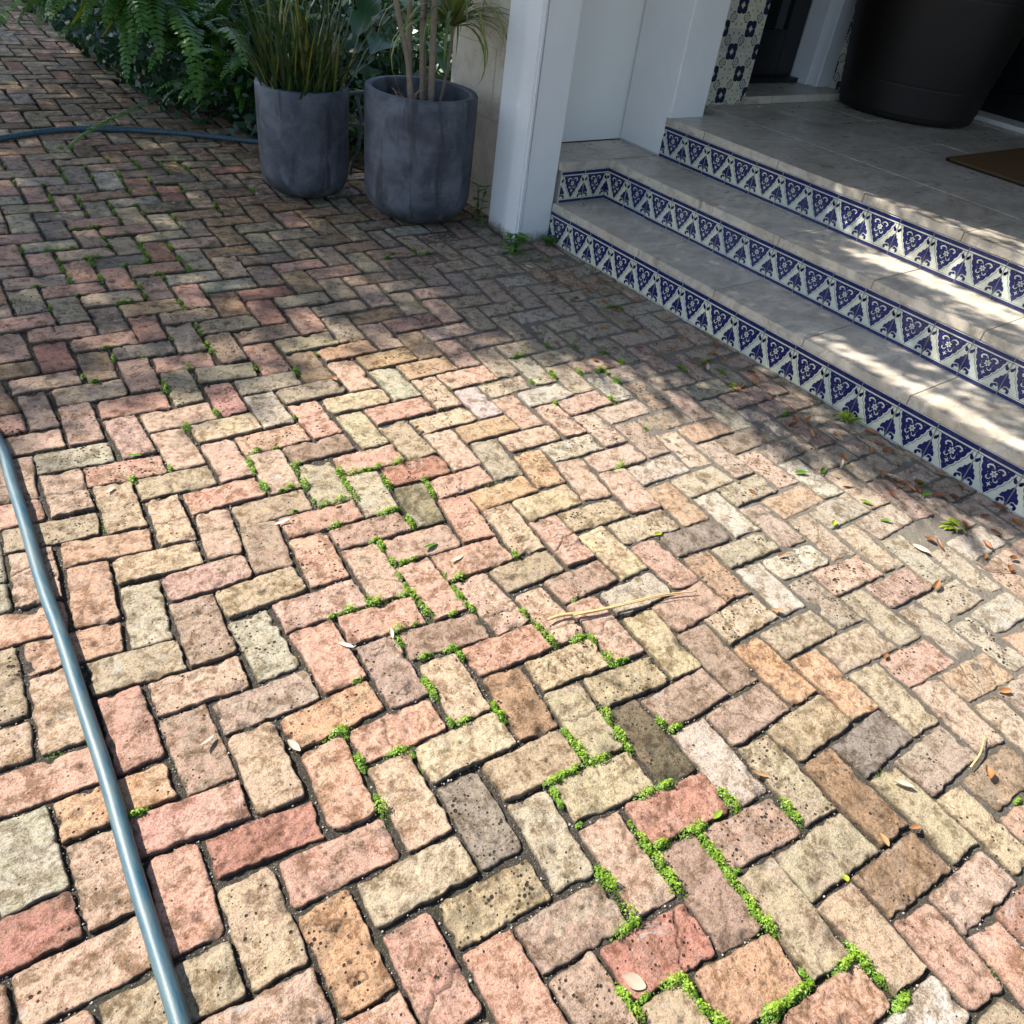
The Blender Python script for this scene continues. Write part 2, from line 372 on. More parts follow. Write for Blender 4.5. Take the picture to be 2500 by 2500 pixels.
# ------------------------------------------------------------------ the paving pattern, surveyed from the photograph
SURVEY = "0,0,139,1324;2,0,369,1289;0,1,155,1382;1,1,273,1366;3,1,491,1318;2,2,391,1401;4,2,605,1345;3,3,524,1444;5,3,704,1378;4,4,658,1473;6,4,858,1411;5,5,817,1504;7,5,995,1457;6,6,966,1531;8,6,1152,1496;7,7,1115,1581;9,7,1293,1515;8,8,1284,1614;9,9,1411,1653;11,9,1583,1598;12,10,1719,1631;12,11,1789,1689;11,11,1721,1736;13,11,1861,1659;12,12,1868,1773;14,12,2008,1694;13,13,2022,1808;15,13,2150,1724;14,14,2168,1843;16,14,2303,1764;1,3,292,1517;0,4,196,1613;2,4,424,1561;1,5,358,1667;3,5,577,1598;2,6,513,1705;4,6,740,1637;3,7,671,1751;5,7,895,1653;4,8,850,1771;6,8,1057,1703;5,9,997,1813;7,9,1210,1742;7,10,1249,1800;7,11,1357,1908;9,11,1537,1840;9,12,1597,1904;10,12,1716,1891;10,13,1784,1975;9,13,1735,2021;11,13,1889,1949;11,14,1961,2021;10,14,1898,2089;12,14,2054,1984;12,15,2145,2068;11,15,2075,2133;13,15,2247,2035;13,16,2341,2122;11,16,2171,2250;-1,7,112,1965;1,7,408,1846;1,8,439,1940;0,8,315,2015;2,8,588,1903;2,9,621,1986;0,9,340,2080;1,9,493,2060;3,9,762,1953;3,10,805,2045;1,10,515,2150;2,10,673,2114;4,10,937,1994;4,11,982,2073;3,11,858,2172;5,11,1131,2040;5,12,1168,2115;3,12,915,2270;4,12,1053,2215;6,12,1293,2081;6,13,1359,2176;4,13,1119,2327;5,13,1255,2267;7,13,1450,2157;7,14,1533,2238;5,14,1324,2387;6,14,1442,2329;8,14,1670,2205;8,15,1754,2301;7,15,1686,2385;9,15,1852,2282;8,16,1903,2487;10,16,2103,2350;10,17,2199,2450;3,-1,437,1200;5,-1,629,1157;5,0,650,1192;2,-2,331,1167;1,-3,197,1138;3,-3,389,1111;0,-4,70,1113;2,-4,265,1076;-1,-5,5,1063;1,-5,149,1039;4,0,563,1237;6,0,745,1192;5,1,673,1267;7,1,866,1221;6,2,804,1287;8,2,978,1247;8,3,1001,1287;7,3,937,1314;9,3,1098,1279;8,4,1048,1355;10,4,1208,1310;9,5,1189,1386;11,5,1334,1337;10,6,1324,1419;12,6,1450,1366;11,7,1450,1444;13,7,1587,1386;12,8,1598,1475;14,8,1719,1417;13,9,1707,1505;15,9,1847,1447;15,10,1890,1498;14,10,1845,1545;16,10,1973,1482;15,11,1996,1573;17,11,2122,1521;16,12,2133,1608;18,12,2255,1549;17,13,2289,1647;19,13,2401,1596;19,14,2483,1647;4,-4,455,1035;6,-4,613,1004;5,-3,571,1068;7,-3,729,1026;6,-2,683,1095;8,-2,841,1058;7,-1,804,1113;9,-1,955,1082;8,0,924,1134;10,0,1077,1109;9,1,1042,1169;11,1,1179,1132;10,2,1137,1200;12,2,1282,1155;11,3,1245,1217;13,3,1388,1180;12,4,1357,1246;14,4,1496,1211;13,5,1469,1275;6,-6,563,931;8,-6,720,904;5,-7,464,898;7,-7,611,880;4,-8,362,869;6,-8,513,857;3,-9,265,848;5,-9,414,826;2,-10,164,827;4,-10,325,807;1,-11,56,805;3,-11,226,782;7,-5,665,956;9,-3,887,995;11,-3,1036,964;10,-2,993,1027;12,-2,1140,991;11,-1,1098,1037;13,-1,1235,1008;12,0,1214,1064;14,0,1343,1036;13,1,1313,1087;15,1,1442,1058;14,2,1419,1105;16,2,1541,1078;8,-16,482,602;7,-17,406,587;6,-18,317,571;5,-19,234,558;7,-19,369,546;4,-20,155,536;6,-20,286,530;3,-21,72,521;5,-21,203,511;2,-22,0,501;4,-22,128,492;9,-15,578,627;11,-15,704,614;10,-14,658,643;9,-19,487,532;11,-19,607,523;10,-18,565,548;12,-18,679,540;11,-17,646,563;13,-17,762,554;8,-20,414,519;7,-21,335,498;6,-22,265,490;5,-23,182,474;7,-23,306,461;4,-24,108,453;6,-24,232,447;3,-25,27,434;5,-25,149,428;10,-22,503,459;11,-21,571,480;13,-21,679,472;9,-23,439,447;8,-24,360,426;7,-25,282,414;6,-26,207,399;5,-27,128,389;4,-28,56,376;18,-9,1236,702;18,-7,1284,754;19,-8,1315,720;20,-8,1359,716;20,-6,1413,767;19,-6,1367,772;20,-7,1397,737;21,-5,1487,783;20,-5,1441,792;17,-7,1242,764;19,-7,1332,750;18,-6,1324,785;16,-8,1162,746;18,-8,1252,734;15,-9,1080,726;17,-9,1185,716;14,-10,996,706;16,-10,1098,696;13,-11,922,691;15,-11,1028,679;16,-12,1055,642;18,-12,1144,632;17,-11,1135,656;18,-10,1205,674;20,-10,1290,665;19,-9,1281,696;21,-9,1366,690;16,0,1443,997;17,1,1550,1022;18,2,1649,1043;19,3,1743,1071;20,4,1840,1095;21,5,1945,1113;15,-1,1349,981"
LATP = (-0.009054, 0.011296, 0.125137, -1.450431, 23.400701, 14.135442)
CODES = {'P': '0,0 5,5 -1,3 7,7 4,8 2,10 5,1 3,-1 1,-3 5,-3 7,-1 9,1 9,-3 2,-6 2,-10 0,-12 1,-11 4,-8 12,-4 15,-1 14,-10 17,-3 16,12 17,9 8,16 -2,2 -2,6 0,5 4,5 6,7 0,1 3,8 3,12 4,13 11,16 12,17 0,9 7,-4 5,-6 5,2 7,4 9,2 14,-1 13,-2 14,-9 17,-10 7,-8 9,-10 6,-13 3,-16 1,-18 4,-15 5,-15 1,-19 2,-14 4,-20 5,-19 11,-21 4,-27 3,-24 5,-22 13,6 0,8 8,4', 'R': '8,12 4,-11 1,-10 8,-11 6,-17 8,-12 12,-8 18,10 -3,9 6,14 8,-23 7,-24 1,9', 'O': '3,7 10,2 12,1 13,10 14,11 11,-1 9,-7 10,-6 11,-5 7,15 2,11 4,-12 9,-19 8,-20 10,-21 12,-12 17,13 9,-26 7,-28 12,-20 13,-15 5,-23 15,-9 8,-16 13,-19 10,-25 -1,7 14,7', 'T': '1,1 8,8 5,9 7,11 3,11 2,7 4,9 6,7 16,13 13,9 10,15 3,-17 3,-13 6,-18 2,-1 11,-4 10,-2 10,3 4,-4 6,-21 17,-6 18,-6 8,-15 1,-7 9,-22 12,5 15,8 1,10', 'Q': '2,2 4,4 1,5 12,0 14,2 0,-3 -1,-4 3,0 8,5 9,6 10,7 -1,0 7,12 0,12 -2,10 -1,8 -1,4 4,-3 5,-2 3,-4 3,-5 10,-1 9,-6 0,-8 11,4 13,2 7,3 7,-17 2,-17 15,0 -1,-5 6,-26', 'G': '1,2 3,4 10,11 7,0 11,0 13,1 6,11 0,-4 6,-6 6,-5 -2,7 11,7 7,-20 6,-14 7,-13 2,-18 7,-16 2,-21 5,-22 10,-5 15,-4 14,-2 6,-22 3,-25 19,12', 'E': '3,3 0,4 6,10 2,-2 4,0 9,5 14,10 10,14 -1,11 -2,3 8,9 9,14 11,12 6,-1 1,-2 4,-7 9,-2 10,-10 12,4 15,12 17,10 18,11 19,11 13,5 5,-7 5,-11 6,-10 2,-13 1,-14 5,-18 5,-27 4,-28 15,-5 16,-4 13,-3 16,-8 15,-8 16,-7 16,-3 18,-5 2,-22 9,-23 11,-12 9,-11 15,11 7,-5', 'M': '10,10 11,11 14,14 2,6 6,6 2,3 1,6 5,6 8,13 9,13 12,9 12,8 10,6 6,2 5,-10 6,-9 3,-8 6,-2 2,-5 13,-7 14,-6 13,-11 10,-9 13,-6 14,-5 14,-13 15,-12 16,-11 18,-9 19,-8 20,-7 9,-14 5,-14 4,-19 7,-9 9,-15 0,-16 1,-15 0,-11 0,-7 1,-6 16,9 5,14 18,14 4,-24 3,-28 8,-27 11,-8 12,-11 5,13 0,-20', 'Y': '12,12 11,3 4,12 8,-3 8,-4 15,7 9,9 11,8 13,14 8,-8 13,-10 14,15 13,-14', 'W': '20,12 16,8 15,3 15,8 14,-2 12,-3 17,-7 18,-10 22,10', 'B': '11,15 7,8 7,-12 8,-7 11,-9 12,-7 2,-9 15,15 12,13 -1,-9 10,-13 6,-29 10,-22 12,-16', 'D': '13,13 3,-12 3,-9 4,-16 3,-21 14,6 8,-24 7,-25', 'K': '8,1 9,10 7,-21', 'C': '5,10 3,-20 5,-26 8,-19'}
WEEDS = "327,1982,335,1977,920,1324,928,1337,966,1370,986,1374,1007,1364,970,1407,982,1432,990,1448,1007,1457,1028,1475,1044,1494,1069,1486,1098,1484,1131,1477,1152,1486,808,1498,829,1486,850,1482,899,1469,916,1463,966,1527,1007,1511,1090,1403,1115,1399,1102,1440,1115,1457,1094,1573,1106,1585,1115,1602,1032,1589,1044,1660,1057,1680,1032,1680,1065,1693,1040,1668,866,1655,1392,1457,1425,1556,1438,1564,1409,1552,1421,1573,1276,1498,1297,1519,1313,1531,1330,1548,1342,1564,1483,1610,1504,1610,1520,1606,1206,1726,1222,1747,1127,1751,1106,1759,825,1784,837,1792,961,1825,982,1834,995,1846,879,1858,883,1875,916,1949,928,1966,920,1978,1380,1788,1396,1809,1409,1829,1421,1850,1446,1858,1471,1858,1496,1846,1512,1838,1529,1825,1512,1805,1504,1788,1487,1763,1479,1747,1396,1883,1380,1892,1367,1900,1351,1908,1355,1937,1363,1962,970,1569,804,1212,825,1208,879,1233,941,1241,961,1237,1007,1279,817,1275,879,1866,870,1853,974,1824,1210,1741,1413,2015,1463,2131,1483,2139,1504,2155,1471,2143,1537,2015,1554,2040,1566,2052,1578,2069,1533,2255,1545,2234,1520,2267,1549,2247,1512,2449,1566,2425,1537,2487,1516,2470,1583,1936,1504,2437,1529,2437,1619,1761,1637,1768,1651,1770,1609,1905,1633,1919,1619,1919,1768,1938,1796,1966,1810,1975,1833,1970,1786,1961,1926,1966,1945,1989,1693,2021,1716,2026,1716,2054,1726,2073,1740,2087,1754,2096,1763,2110,1786,2119,1772,2129,1782,2143,1805,2170,1819,2189,1833,2208,1842,2222,1852,2231,1875,2259,1866,2250,1884,2273,1609,2059,1619,2087,1614,2101,1633,2129,1651,2161,1642,2147,2057,2357,2066,2348,2080,2338,2089,2310,2094,2329,2117,2343,2131,2352,2145,2361,2159,2380,2210,2445,2201,2464,2192,2427,1870,2441,1884,2427,1898,2427,1912,2417,1926,2408,1940,2399,1954,2380,1954,2399,1982,2389,1889,2473,1879,2455,1861,2455,1898,2445,1642,2399,1665,2403,1670,2427,1675,2441,1689,2464,1702,2473,1721,2487,1754,2487,1768,2483,2485,1956,58,612,137,641,145,658,207,633,219,637,236,625,224,646,306,654,323,683,344,612,364,641,352,639,393,675,414,604,435,633,464,654,87,697,170,685,232,679,244,683,190,716,290,735,302,735,319,732,352,699,356,722,439,737,447,753,124,753,377,766,406,790,480,799,493,811,509,720,422,828,414,819,530,869,526,857,513,840,257,844,277,877,352,869,460,894,455,902,625,898,629,908,704,886,725,906,207,919,228,931,402,944,410,952,522,1010,455,1043,720,1018,422,1142,323,1171,584,1093,621,1093,671,1089,613,1126,617,1151,605,1142,725,1130,729,1151,720,1138,663,1188,642,1184,683,1190,704,1184,745,1180,758,1188,774,1221,787,1221,716,1242,774,865,104,366,149,362,174,362,161,364,232,370,257,391,306,370,323,395,340,407,331,403,364,383,393,403,410,420,431,391,451,407,460,416,468,428,476,440,145,416,149,432,161,440,104,449,33,445,203,407,224,432,236,453,282,428,294,440,306,461,323,469,348,428,360,440,414,449,431,457,443,469,265,486,269,503,277,519,290,536,327,498,344,523,381,474,393,486,402,515,422,532,439,556,120,486,128,511,190,490,199,503,211,523,182,556,224,556,240,552,265,550,248,548,302,569,248,581,265,602,236,602,348,614,340,598,352,627,360,639,311,635,327,641,306,648,215,631,199,631,137,639,145,660,228,648,174,602,116,608,141,609,29,596,414,606,431,631,468,656,406,598,489,482,513,498,534,515,526,507,613,465,8,407,79,416,625,465,389,672,402,677,190,635,999,612,1015,612,1048,625,937,625,957,621,1024,679,1235,867,1251,865,1272,863,1334,846,1305,931,1318,927,1347,911,1351,921,1421,908,1463,904,1479,911,1520,886,1504,927,1512,931,1479,865,1417,844,1487,977,1512,1138,1570,1047,1496,753,1512,755,1483,749,1504,786,858,1147,846,1149,870,1145,887,1142,904,1147,920,1138,928,1167,941,1184,953,1188,833,1176,854,1192,841,1184,866,1213,825,1217,1036,1171,1057,1205,1044,1188,970,1124,1032,1163,945,1242,920,1325,928,1337,1003,1279,995,1271,1260,1354,1355,985,808,1151,821,1155,1518,884,1659,897,1671,901,1469,907,1716,880,1729,887,1762,909,1795,942,1869,979,1906,1004,1502,930,2058,1004,2067,1012"
UN = 0.1065
_k = np.array([float(v) for v in SURVEY.replace(';', ',').split(',')]).reshape(-1, 4)
_K = _k[:, :2]; _OBS = np.array([bp(a, b_)[:2] for a, b_ in _k[:, 2:]])
def lat2w(ij):
    ij = np.atleast_2d(np.array(ij, float))
    q = np.c_[ij[:, 0], -ij[:, 1] * (1 + LATP[0]) + LATP[1] * ij[:, 0]] - np.array(LATP[4:6])
    d = np.array(LATP[2:4]); d /= np.hypot(*d); Y = -d; X = np.array([Y[1], -Y[0]])
    return np.c_[q @ X, q @ Y] * UN
def _poly(K):
    x = K[:, 0] / 15; y = K[:, 1] / 15; return np.stack([1 + 0 * x, x, y, x * x, x * y, y * y], 1)
def _ker(a, b): return np.exp(-((a[:, None, :] - b[None]) ** 2).sum(2) / (2 * 1.6 ** 2))
_r = _OBS - lat2w(_K); _A = _poly(_K); _c = np.linalg.solve(_A.T @ _A + 1e-3 * np.eye(6), _A.T @ _r)
_a = np.linalg.solve(_ker(_K, _K) + .25 * np.eye(len(_K)), _r - _A @ _c)
def node(ij):
    ij = np.atleast_2d(np.array(ij, float)); return lat2w(ij) + _poly(ij) @ _c + _ker(ij, _K) @ _a

CLAY = {'P': (.47, .270, .195), 'R': (.36, .165, .115), 'O': (.43, .255, .140), 'T': (.46, .345, .230), 'Q': (.45, .310, .230),
        'G': (.37, .325, .230), 'E': (.355, .280, .180), 'M': (.32, .225, .170), 'Y': (.41, .335, .205), 'W': (.46, .405, .345),
        'B': (.21, .135, .075), 'D': (.145, .120, .098), 'K': (.090, .075, .035), 'C': (.23, .19, .150)}
CLAY2 = {'P': 'TQPM', 'R': 'PBRM', 'O': 'TYBP', 'T': 'QYET', 'Q': 'TPME', 'G': 'EWG', 'E': 'GTM', 'M': 'PBQG', 'Y': 'TEK', 'W': 'QGT', 'B': 'OKM', 'D': 'MCG', 'K': 'BY', 'C': 'TDG'}
CODE = {}
for k_, v_ in CODES.items():
    for s_ in v_.split(): CODE[tuple(map(int, s_.split(',')))] = k_

STAMP = {}  # brick -> list of (symbol, along, size, turned)
for s_ in ('3,-8:d.45 N.0 B-.45', '5,-6:d.35', '9,-10:d.25 N-.3', '8,-15:d-.45 N.0 B.4', '6,-10:B-.5 N.0 d.5', '14,-1:d.6 N.1 B-.4', '11,4:B.75 d.1 N-.45', '10,3:d.8 B-.05 N-.5',
           '9,2:N.1 B-.3', '8,8:d-.45 N.0 B.45', '5,6:N.65 d-.7', '2,11:d.5 B-.55', '2,6:d-.3', '-1,0:d.1', '8,-23:d.1', '3,-16:d.3', '17,13:d.55 B-.1', '10,-13:d.0', '3,7:d.1', '13,5:d.4'):
    a_, b_ = s_.split(':'); STAMP[tuple(map(int, a_.split(',')))] = [(t[0], float(t[1:])) for t in b_.split()]
GLY = {'d': [[(-.5, 0), (0, .62), (.5, 0), (0, -.62), (-.5, 0)]], 'N': [[(-.4, -.5), (-.4, .5), (.4, -.5), (.4, .5)]],
       'B': [[(-.35, -.5), (-.35, .5), (.15, .5), (.33, .28), (.12, .03), (-.35, .03)], [(.12, .03), (.38, -.22), (.15, -.5), (-.35, -.5)]]}
def seg_dist(px, py, a, b):
    ax, ay = a; bx, by = b; vx = bx - ax; vy = by - ay; t = np.clip(((px - ax) * vx + (py - ay) * vy) / (vx * vx + vy * vy + 1e-12), 0, 1)
    return np.hypot(px - ax - t * vx, py - ay - t * vy)

def brick_arrays(i, j, typ, q, nu, nv, hires):
    """one worn brick: rounded outline, chipped arrises, pits, slight tilt; q = four ground corners"""
    rs = np.random.default_rng((i * 7919 + j * 104729) & 0xffffffff)
    # order the quad so that the first edge is the long one
    c = q if typ == 'A' else np.array([q[3], q[0], q[1], q[2]])
    L1 = (np.linalg.norm(c[1] - c[0]) + np.linalg.norm(c[2] - c[3])) / 2; L2 = (np.linalg.norm(c[3] - c[0]) + np.linalg.norm(c[2] - c[1])) / 2
    gap = .0038 + rs.normal(0, .0012)
    A = L1 / 2 - gap - abs(rs.normal(0, .0018)); B = L2 / 2 - gap * .9 - abs(rs.normal(0, .0016))
    cen = c.mean(0); ax = (c[1] - c[0] + c[2] - c[3]); ax /= np.linalg.norm(ax); ay = np.array([-ax[1], ax[0]])
    ang = rs.normal(0, .012); ax, ay = ax * math.cos(ang) + ay * math.sin(ang), ay * math.cos(ang) - ax * math.sin(ang)
    cen = cen + rs.normal(0, .0012, 2)
    sh = lambda n: np.sign(t := np.linspace(-1, 1, n)) * (1 - (1 - abs(t)) ** 1.25) 
    X, Y = np.meshgrid(sh(nu) * A, sh(nv) * B)
    rc = rs.choice([.004, .007, .012, .019], p=[.3, .35, .25, .1]) * rs.uniform(.8, 1.2); ex = A - rc; ey = B - rc
    dx = (abs(X) - ex) / rc; dy = (abs(Y) - ey) / rc; inc = (dx > 0) & (dy > 0)
    mx = np.maximum(dx, dy); nm = np.hypot(dx, dy) + 1e-9
    Xc = np.where(inc, np.sign(X) * (ex + rc * dx * mx / nm), X); Yc = np.where(inc, np.sign(Y) * (ey + rc * dy * mx / nm), Y)
    d = np.where(inc, rc * (1 - mx), np.minimum(A - abs(X), B - abs(Y))); d = np.maximum(d, 0)
    ox, oy = rs.uniform(0, 200, 2)
    wob = (fbm(Xc * 48 + ox, Yc * 48 + oy, 4) * .0062 + fbm(Xc * 12 + oy, Yc * 12 + ox, 2) * .0028) * np.clip(1 - d / .022, 0, 1)
    rr = np.hypot(Xc / A, Yc / B) + 1e-6
    gx = np.sign(Xc) * (abs(Xc) / A) ** 6; gy = np.sign(Yc) * (abs(Yc) / B) ** 6; gl = np.hypot(gx, gy) + 1e-6
    wob = np.minimum(wob - .0008, .0022)
    Xo = Xc + gx / gl * wob; Yo = Yc + gy / gl * wob
    re = rs.uniform(.0018, .0048); t = np.clip(d / re, 0, 1)
    rough = rs.choice([.0009, .0014, .0022, .0032], p=[.4, .3, .2, .1])
    Z = -re * (1 - np.sqrt(np.clip(1 - (1 - t) ** 2, 0, 1))) * .95
    Z += fbm(Xc * 14 + ox, Yc * 14 + oy, 2) * rough * 1.2 + fbm(Xc * 80 + oy, Yc * 80 + ox, 3) * rough * 1.3
    dirt = np.clip(1 - d / .0045, 0, 1) * .55
    for _ in range(rs.integers(1, 5)):          # broken arrises and corners
        side = rs.integers(0, 4); u = rs.uniform(-1, 1)
        cx, cy = (u * A, B * (1 if side == 0 else -1)) if side < 2 else (A * (1 if side == 2 else -1), u * B)
        rad = rs.uniform(.005, .020) * (1.3 if rs.random() < .25 else .8); dep = rs.uniform(.003, .010)
        g = np.exp(-(((Xc - cx) ** 2 + (Yc - cy) ** 2) / rad ** 2) ** 1.5); g = g * (1 + fbm(Xc * 90 + cx, Yc * 90, 2) * .6)
        Z -= g * dep; dirt = np.maximum(dirt, g * .5)
    if rs.random() < .16:                       # a crack across
        u = rs.uniform(-.5, .5) * A; wv = u + fbm(Yc * 30 + ox, Xc * 0 + oy, 3) * .02 + Yc * rs.normal(0, .4)
        g = np.exp(-((Xc - wv) / .0022) ** 2); Z -= g * .005; dirt = np.maximum(dirt, g * .9)
    if hires:
        for _ in range(rs.integers(3, 26) if rs.random() < .7 else rs.integers(20, 60)):
            px, py = rs.uniform(-A, A), rs.uniform(-B, B); rad = rs.choice([.0016, .0024, .0040], p=[.6, .3, .1]) * rs.uniform(.8, 1.2)
            e = rs.uniform(.6, 1.6); g = np.exp(-(((Xc - px) * e) ** 2 + ((Yc - py) / e) ** 2) / rad ** 2)
            Z -= g * rad * .9; dirt = np.maximum(dirt, g * .95)
        if rs.random() < .25:
            px, py = rs.uniform(-.7, .7) * A, rs.uniform(-.6, .6) * B; rad = rs.uniform(.009, .018)
            g = np.exp(-(((Xc - px) ** 2 + ((Yc - py) * 1.4) ** 2) / rad ** 2) ** 2); Z -= g * .005 * (1 + fbm(Xc * 120, Yc * 120 + oy, 2)); dirt = np.maximum(dirt, g * .4)
    if (i, j) in STAMP:
        for sy, al in STAMP[(i, j)]:
            sx = al * A; hgt = .030 if sy != 'd' else .027
            for poly in GLY[sy]:
                for a0, b0 in zip(poly[:-1], poly[1:]):
                    if typ == 'A': pa = (sx + a0[0] * hgt * .75, a0[1] * hgt); pb = (sx + b0[0] * hgt * .75, b0[1] * hgt)
                    else: pa = (sx + a0[0] * hgt * .75, a0[1] * hgt); pb = (sx + b0[0] * hgt * .75, b0[1] * hgt)
                    g = np.exp(-(seg_dist(Xc, Yc, pa, pb) / .0019) ** 2); Z -= g * .0022; dirt = np.maximum(dirt, g * .75)
    tilt = rs.normal(0, .012, 2); Z += Xc * tilt[0] * .6 + Yc * tilt[1] + rs.normal(0, .0020)
    P = np.stack([cen[0] + Xo * ax[0] + Yo * ay[0], cen[1] + Xo * ax[1] + Yo * ay[1], Z], -1)
    # skirt
    idx = np.arange(nu * nv).reshape(nv, nu)
    ring = np.concatenate([idx[0, :], idx[1:, -1], idx[-1, -2::-1], idx[-2:0:-1, 0]])
    V = P.reshape(-1, 3); lo = V[ring].copy(); lo[:, 2] = -.034
    mid = V[ring].copy(); mid[:, 2] = V[ring][:, 2] - .006
    n0 = len(V); nr = len(ring)
    F = np.stack([idx[:-1, :-1], idx[:-1, 1:], idx[1:, 1:], idx[1:, :-1]], -1).reshape(-1, 4)
    k = np.arange(nr); k2 = (k + 1) % nr
    F2 = np.stack([ring[k], n0 + k, n0 + k2, ring[k2]], 1); F3 = np.stack([n0 + k, n0 + nr + k, n0 + nr + k2, n0 + k2], 1)
    V = np.concatenate([V, mid, lo]); D = np.concatenate([dirt.ravel(), np.full(nr, .75), np.full(nr, 1.0)])
    code = CODE.get((i, j))
    if code is None:
        code = rs.choice(list('PTQGEMOBWR'), p=[.15, .10, .13, .10, .17, .15, .07, .05, .05, .03])
    c2 = rs.choice(list(CLAY2[code]))
    col = np.array(CLAY[code]) * rs.uniform(.90, 1.12) * (1 + rs.normal(0, .03, 3)); col2 = np.array(CLAY[c2]) * rs.uniform(.85, 1.1)
    if c2 != code: col2 = col * .45 + col2 * .55
    lw = float(np.clip((cen[0] + 1.45 + rs.normal(0, .12)) / .9, 0, 1) * np.clip((.9 - cen[1]) / .9, 0, 1))   # old sandy lime film near the steps
    tgt = np.array((.42, .375, .315)); col = col + (tgt - col) * (.07 + .40 * lw); col2 = col2 + (tgt - col2) * (.10 + .42 * lw)
    # algae film on the permanently shaded ground between bed, pots and steps
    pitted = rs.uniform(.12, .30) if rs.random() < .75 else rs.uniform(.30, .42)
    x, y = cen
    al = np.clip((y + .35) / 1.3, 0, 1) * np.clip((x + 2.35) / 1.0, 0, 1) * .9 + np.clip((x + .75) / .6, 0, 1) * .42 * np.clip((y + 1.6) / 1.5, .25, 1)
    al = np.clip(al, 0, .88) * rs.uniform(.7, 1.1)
    up = F if (P[0, 1] - P[0, 0])[0] * (P[1, 0] - P[0, 0])[1] - (P[0, 1] - P[0, 0])[1] * (P[1, 0] - P[0, 0])[0] > 0 else F[:, ::-1]
    flip = up is not F
    if not flip: F2 = F2[:, :]; F3 = F3[:, :]
    FF = np.concatenate([up, F2 if not flip else F2[:, ::-1], F3 if not flip else F3[:, ::-1]])
    n = len(V)
    return V, FF, D, np.tile(np.r_[np.clip(col, 0, 1), rs.random()], (n, 1)), np.tile(np.r_[np.clip(col2, 0, 1), pitted], (n, 1)), np.full(n, al)

def brick_mesh(name, parts):
    off = 0; Vs = []; Fs = []
    for p_ in parts: Vs.append(p_[0]); Fs.append(p_[1] + off); off += len(p_[0])
    me = mesh_from(name, np.concatenate(Vs), np.concatenate(Fs), True)
    for nm, k, t in (('dirt', 2, 'FLOAT'), ('bcol', 3, 'FLOAT_COLOR'), ('bcol2', 4, 'FLOAT_COLOR'), ('algae', 5, 'FLOAT')):
        at = me.attributes.new(nm, t, 'POINT'); data = np.concatenate([p_[k] for p_ in parts]).astype(np.float32).ravel()
        at.data.foreach_set('color' if t == 'FLOAT_COLOR' else 'value', data)
    return me

paving = empty('brick_paving', kind='structure')
cand = []
for i in range(-12, 45):
    for j in range(-64, 22):
        k = (i - j) % 4
        if k == 0: typ, qd = 'A', [(i, j), (i + 2, j), (i + 2, j + 1), (i, j + 1)]
        elif k == 3: typ, qd = 'B', [(i, j), (i + 1, j), (i + 1, j + 2), (i, j + 2)]
        else: continue
        cand.append((i, j, typ, qd))
_all = node(np.array([c_[3] for c_ in cand]).reshape(-1, 2)).reshape(-1, 4, 2)
BR = []
for (i, j, typ, qd), q in zip(cand, _all):
    cx, cy = q.mean(0)
    if cx > .07 or cy > 9 or (cx > -.10 and cy > .6): continue
    if cx > -1.05 + max(0, 3.4 - cy) * .36 and cy > 2.0: continue   # garden bed
    W3 = np.c_[q, np.zeros(4)]
    if min(RW[2] @ (a - CAM_POS) for a in W3) < .35: continue
    pp = w2p(W3); c_ = pp.mean(0)
    if not (-260 < c_[0] < 2760 and -60 < c_[1] < 2760): continue
    pq = np.clip(pp, 0, 2500); area = abs(sum(pq[a, 0] * pq[(a + 1) % 4, 1] - pq[(a + 1) % 4, 0] * pq[a, 1] for a in range(4))) / 2
    BR.append((area, i, j, typ, q))
BR.sort(key=lambda t: -t[0])
rest = []
for n_, (area, i, j, typ, q) in enumerate(BR):
    hi = (i, j) in STAMP
    if hi and area > 3000: nu, nv = 100, 50
    elif n_ < 110: nu, nv = 64, 32
    elif n_ < 300: nu, nv = 34, 18
    else: nu, nv = (26, 12) if hi else (16, 9)
    arr = brick_arrays(i, j, typ, q, nu, nv, n_ < 300)
    if n_ < 300: link('brick', brick_mesh('brick', [arr]), M['brick'], paving)
    else: rest.append(arr)
tag(link('far_bricks', brick_mesh('far_bricks', rest), M['brick'], paving), kind='stuff')
print('bricks', len(BR))

# sandy joints under the bricks (a fine uneven sheet near the camera) and the wide ground
def ground_sheet(name, x0, x1, y0, y1, nx, ny, amp, z, mat):
    X, Y = np.meshgrid(np.linspace(x0, x1, nx), np.linspace(y0, y1, ny))
    Z = z + (.0065 * np.clip((X + 1.5) / .9, 0, 1) * np.clip((.8 - Y) / .8, 0, 1) if nx > 100 else 0) + fbm(X * 60, Y * 60, 3) * amp + fbm(X * 5, Y * 5, 2) * amp
    idx = np.arange(nx * ny).reshape(ny, nx)
    F = np.stack([idx[:-1, :-1], idx[:-1, 1:], idx[1:, 1:], idx[1:, :-1]], -1).reshape(-1, 4)
    return tag(link(name, mesh_from(name, np.stack([X, Y, Z], -1).reshape(-1, 3), F, True), mat), kind='structure')
ground_sheet('joint_sand', -4.2, .05, -4.0, 2.2, 520, 700, .0046, -.0110, M['soil'])
ground_sheet('ground', -40, 40, -30, 60, 60, 60, .004, -.045, M['bed'])
mb = MB(); mb.prism([(-.75, 1.95), (-.10, .62), (-.10, 9), (9, 9), (9, 14), (-1.2, 14), (-1.05, 5.0), (-1.02, 3.4), (-.78, 2.55)], -.04, .012)
bed = tag(mb.build('garden_bed', M['bed']), kind='structure')

